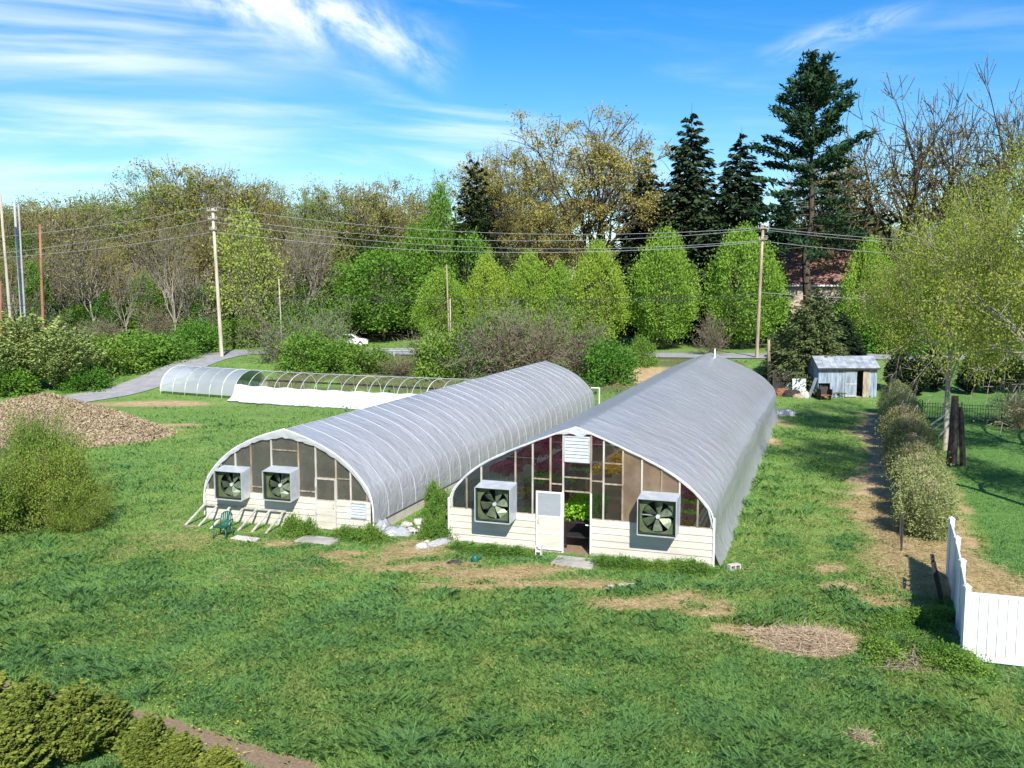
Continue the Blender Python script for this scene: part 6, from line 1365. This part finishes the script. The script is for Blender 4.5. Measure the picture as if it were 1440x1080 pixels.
def hedge_kit(seed, leaf):
    root = lobed('hedge_shrub', seed, 2.3, 2.4, .12, leaf, 300, 52, .085, .15, shape='round', cat='shrub', stems=9, trunk_r=.05, fill=.55, rag=.14, bark='twig_grey')
    rng = random.Random(seed); rs = np.random.RandomState(seed); sg = []                 # long shoots standing out of the clipped form
    for i in range(320):
        a = rng.uniform(0, 6.283); t = abs(rng.gauss(0, .6)); d = np.array([math.sin(t) * math.cos(a), math.sin(t) * math.sin(a), math.cos(t)]); p0 = np.array([0, 0, .9]) + d * .7; p1 = np.array([0, 0, .9]) + d * np.array([1.1, 1.1, 1.35]) * rng.uniform(1.0, 1.28); sg.append((tuple(p0), tuple(p1), .009, .004))
    V, F = ribbons_np(sg, rs); link('shoots', npmesh('shoots', V, F, 'straw'), root)['kind'] = 'stuff'; return root
kit('hedge1', hedge_kit(63, 'leaf_hedge'), 2.4, 2.4); kit('hedge2', hedge_kit(64, 'leaf_hedge_shaded'), 2.4, 2.4)
hd_ = lambda f: (HEDGE[0][0] + (HEDGE[1][0] - HEDGE[0][0]) * f, HEDGE[0][1] + (HEDGE[1][1] - HEDGE[0][1]) * f)
HN = ['nearest to the white fence', 'second from the white fence', 'third from the white fence', 'fourth from the white fence', 'fifth from the white fence', 'sixth from the white fence', 'in the middle of the row', 'sixth from the shed', 'fifth from the shed', 'fourth from the shed', 'third from the shed', 'second from the shed', 'nearest to the shed']
for i, nm in enumerate(HN):
    f = .06 + .9 * i / 12; k2 = 'hedge2' if 3 <= i <= 7 else 'hedge1'; x, y = hd_(f); k = KIT[k2]; W = rp.uniform(1.9, 2.3); sc = (W / k.W, W / k.W, rp.uniform(1.9, 2.4) / k.H); lb = ('shade-coloured grey-green' if k2 == 'hedge2' else 'pale yellow-green') + ' hedge shrub ' + nm  # middle shrubs take the leaf colour with tree shade painted in
    if k.used: copy_tree(k.root, G(x, y), rp.uniform(0, 6), sc, lb, 'hedge along the path')
    else: k.used = True; place(k.root, G(x, y), 0, sc, lb, 'hedge along the path')
kit('pale_shrub', twig_shrub('pale_shrub', 65, 2.6, 3.0, 'leaf_hedge', 55, 2500, .08, 'straw', tw=.010), 2.6, 3.0); putg('pale_shrub', 1436, 602, 2.9, 3.6, 'tan twiggy shrub at the right edge in front of the black fence')
# pale-trunked tree on the right, and its neighbour just outside the frame, whose shade falls across the strip of grass
def locust(seed):
    rng = random.Random(seed); rs = np.random.RandomState(seed); segs = []; tips = []
    s1, t1_ = grow(rng, 16, .36, 5, 4, .24, .75, L0=5.2, ratio=.68, trop=.02, leader=True); s1, t1_ = fit(s1, t1_, 16, 12)
    s1 = [(a, b, max(c, .02), max(d, .012), l) for a, b, c, d, l in s1]; T = np.array([t[0] for t in t1_]); T = T[T[:, 2] > 5.6]; n = 56000; i = rs.randint(0, len(T), n); C = T[i] + rs.randn(n, 3) * np.array([.42, .42, .26]); V, F = leaves_np(C, rs, .12, .55); return tree_thing('locust_tree', 'tree', s1, V, F, leafv(n, rs, rs.rand(len(T))[i]), 'bark_pale', 'twig_grey', 'leaf_locust', rs)
kit('locust', locust(71), 16, 12)
q = P(1347, 640); k = KIT['locust']; k.used = True; place(k.root, (q.x, q.y + 1.5, q.z), .6, (.70, .70, .95), 'yellow-green leafy tree with a pale trunk at the right')
copy_tree(k.root, (30.0, 47.5, 0), 2.0, (1.05, 1.05, 1.05), 'second yellow-green leafy tree whose crown fills the right edge')
copy_tree(k.root, (21.6, 35.2, 0), 4.0, (.82, .82, .96), 'yellow-green tree leaning in from the right edge, shading the grass strip')
# weeds along the gables
kit('weed', lobed('weed_clump', 81, .5, .9, .0, 'leaf_weed', 46, 40, .055, .08, shape='dome', cat='weeds', stems=5, trunk_r=.02, fill=.3, rag=.25), .5, .9)
rw = random.Random(12)
for j, (px0, px1, py0, py1, n, h, g) in enumerate(((842, 1000, 795, 806, 11, .30, 'weeds along the right half of the wide gable'), (640, 752, 773, 783, 8, .26, 'weeds along the left half of the wide gable'), (405, 440, 752, 756, 4, .6, 'weeds beside the closed door'), (478, 530, 755, 762, 6, .5, 'weeds right of the closed door'), (600, 632, 735, 765, 7, .7, 'weeds in the gap between the greenhouses'), (605, 632, 705, 730, 6, .8, 'tall weeds deep in the gap between the greenhouses'), (1220, 1330, 850, 935, 12, .35, 'weeds around the rubbish corner by the fence'), (1310, 1370, 925, 960, 7, .4, 'weeds at the foot of the fence corner'))):
    for i in range(n):
        f = (i + rw.random()) / n; putg('weed', px0 + (px1 - px0) * f, py0 + (py1 - py0) * (f if j < 4 else rw.random()), h * rw.uniform(.6, 1.2), rw.uniform(.6, 1.1), 'green weed clump among the ' + g, g)
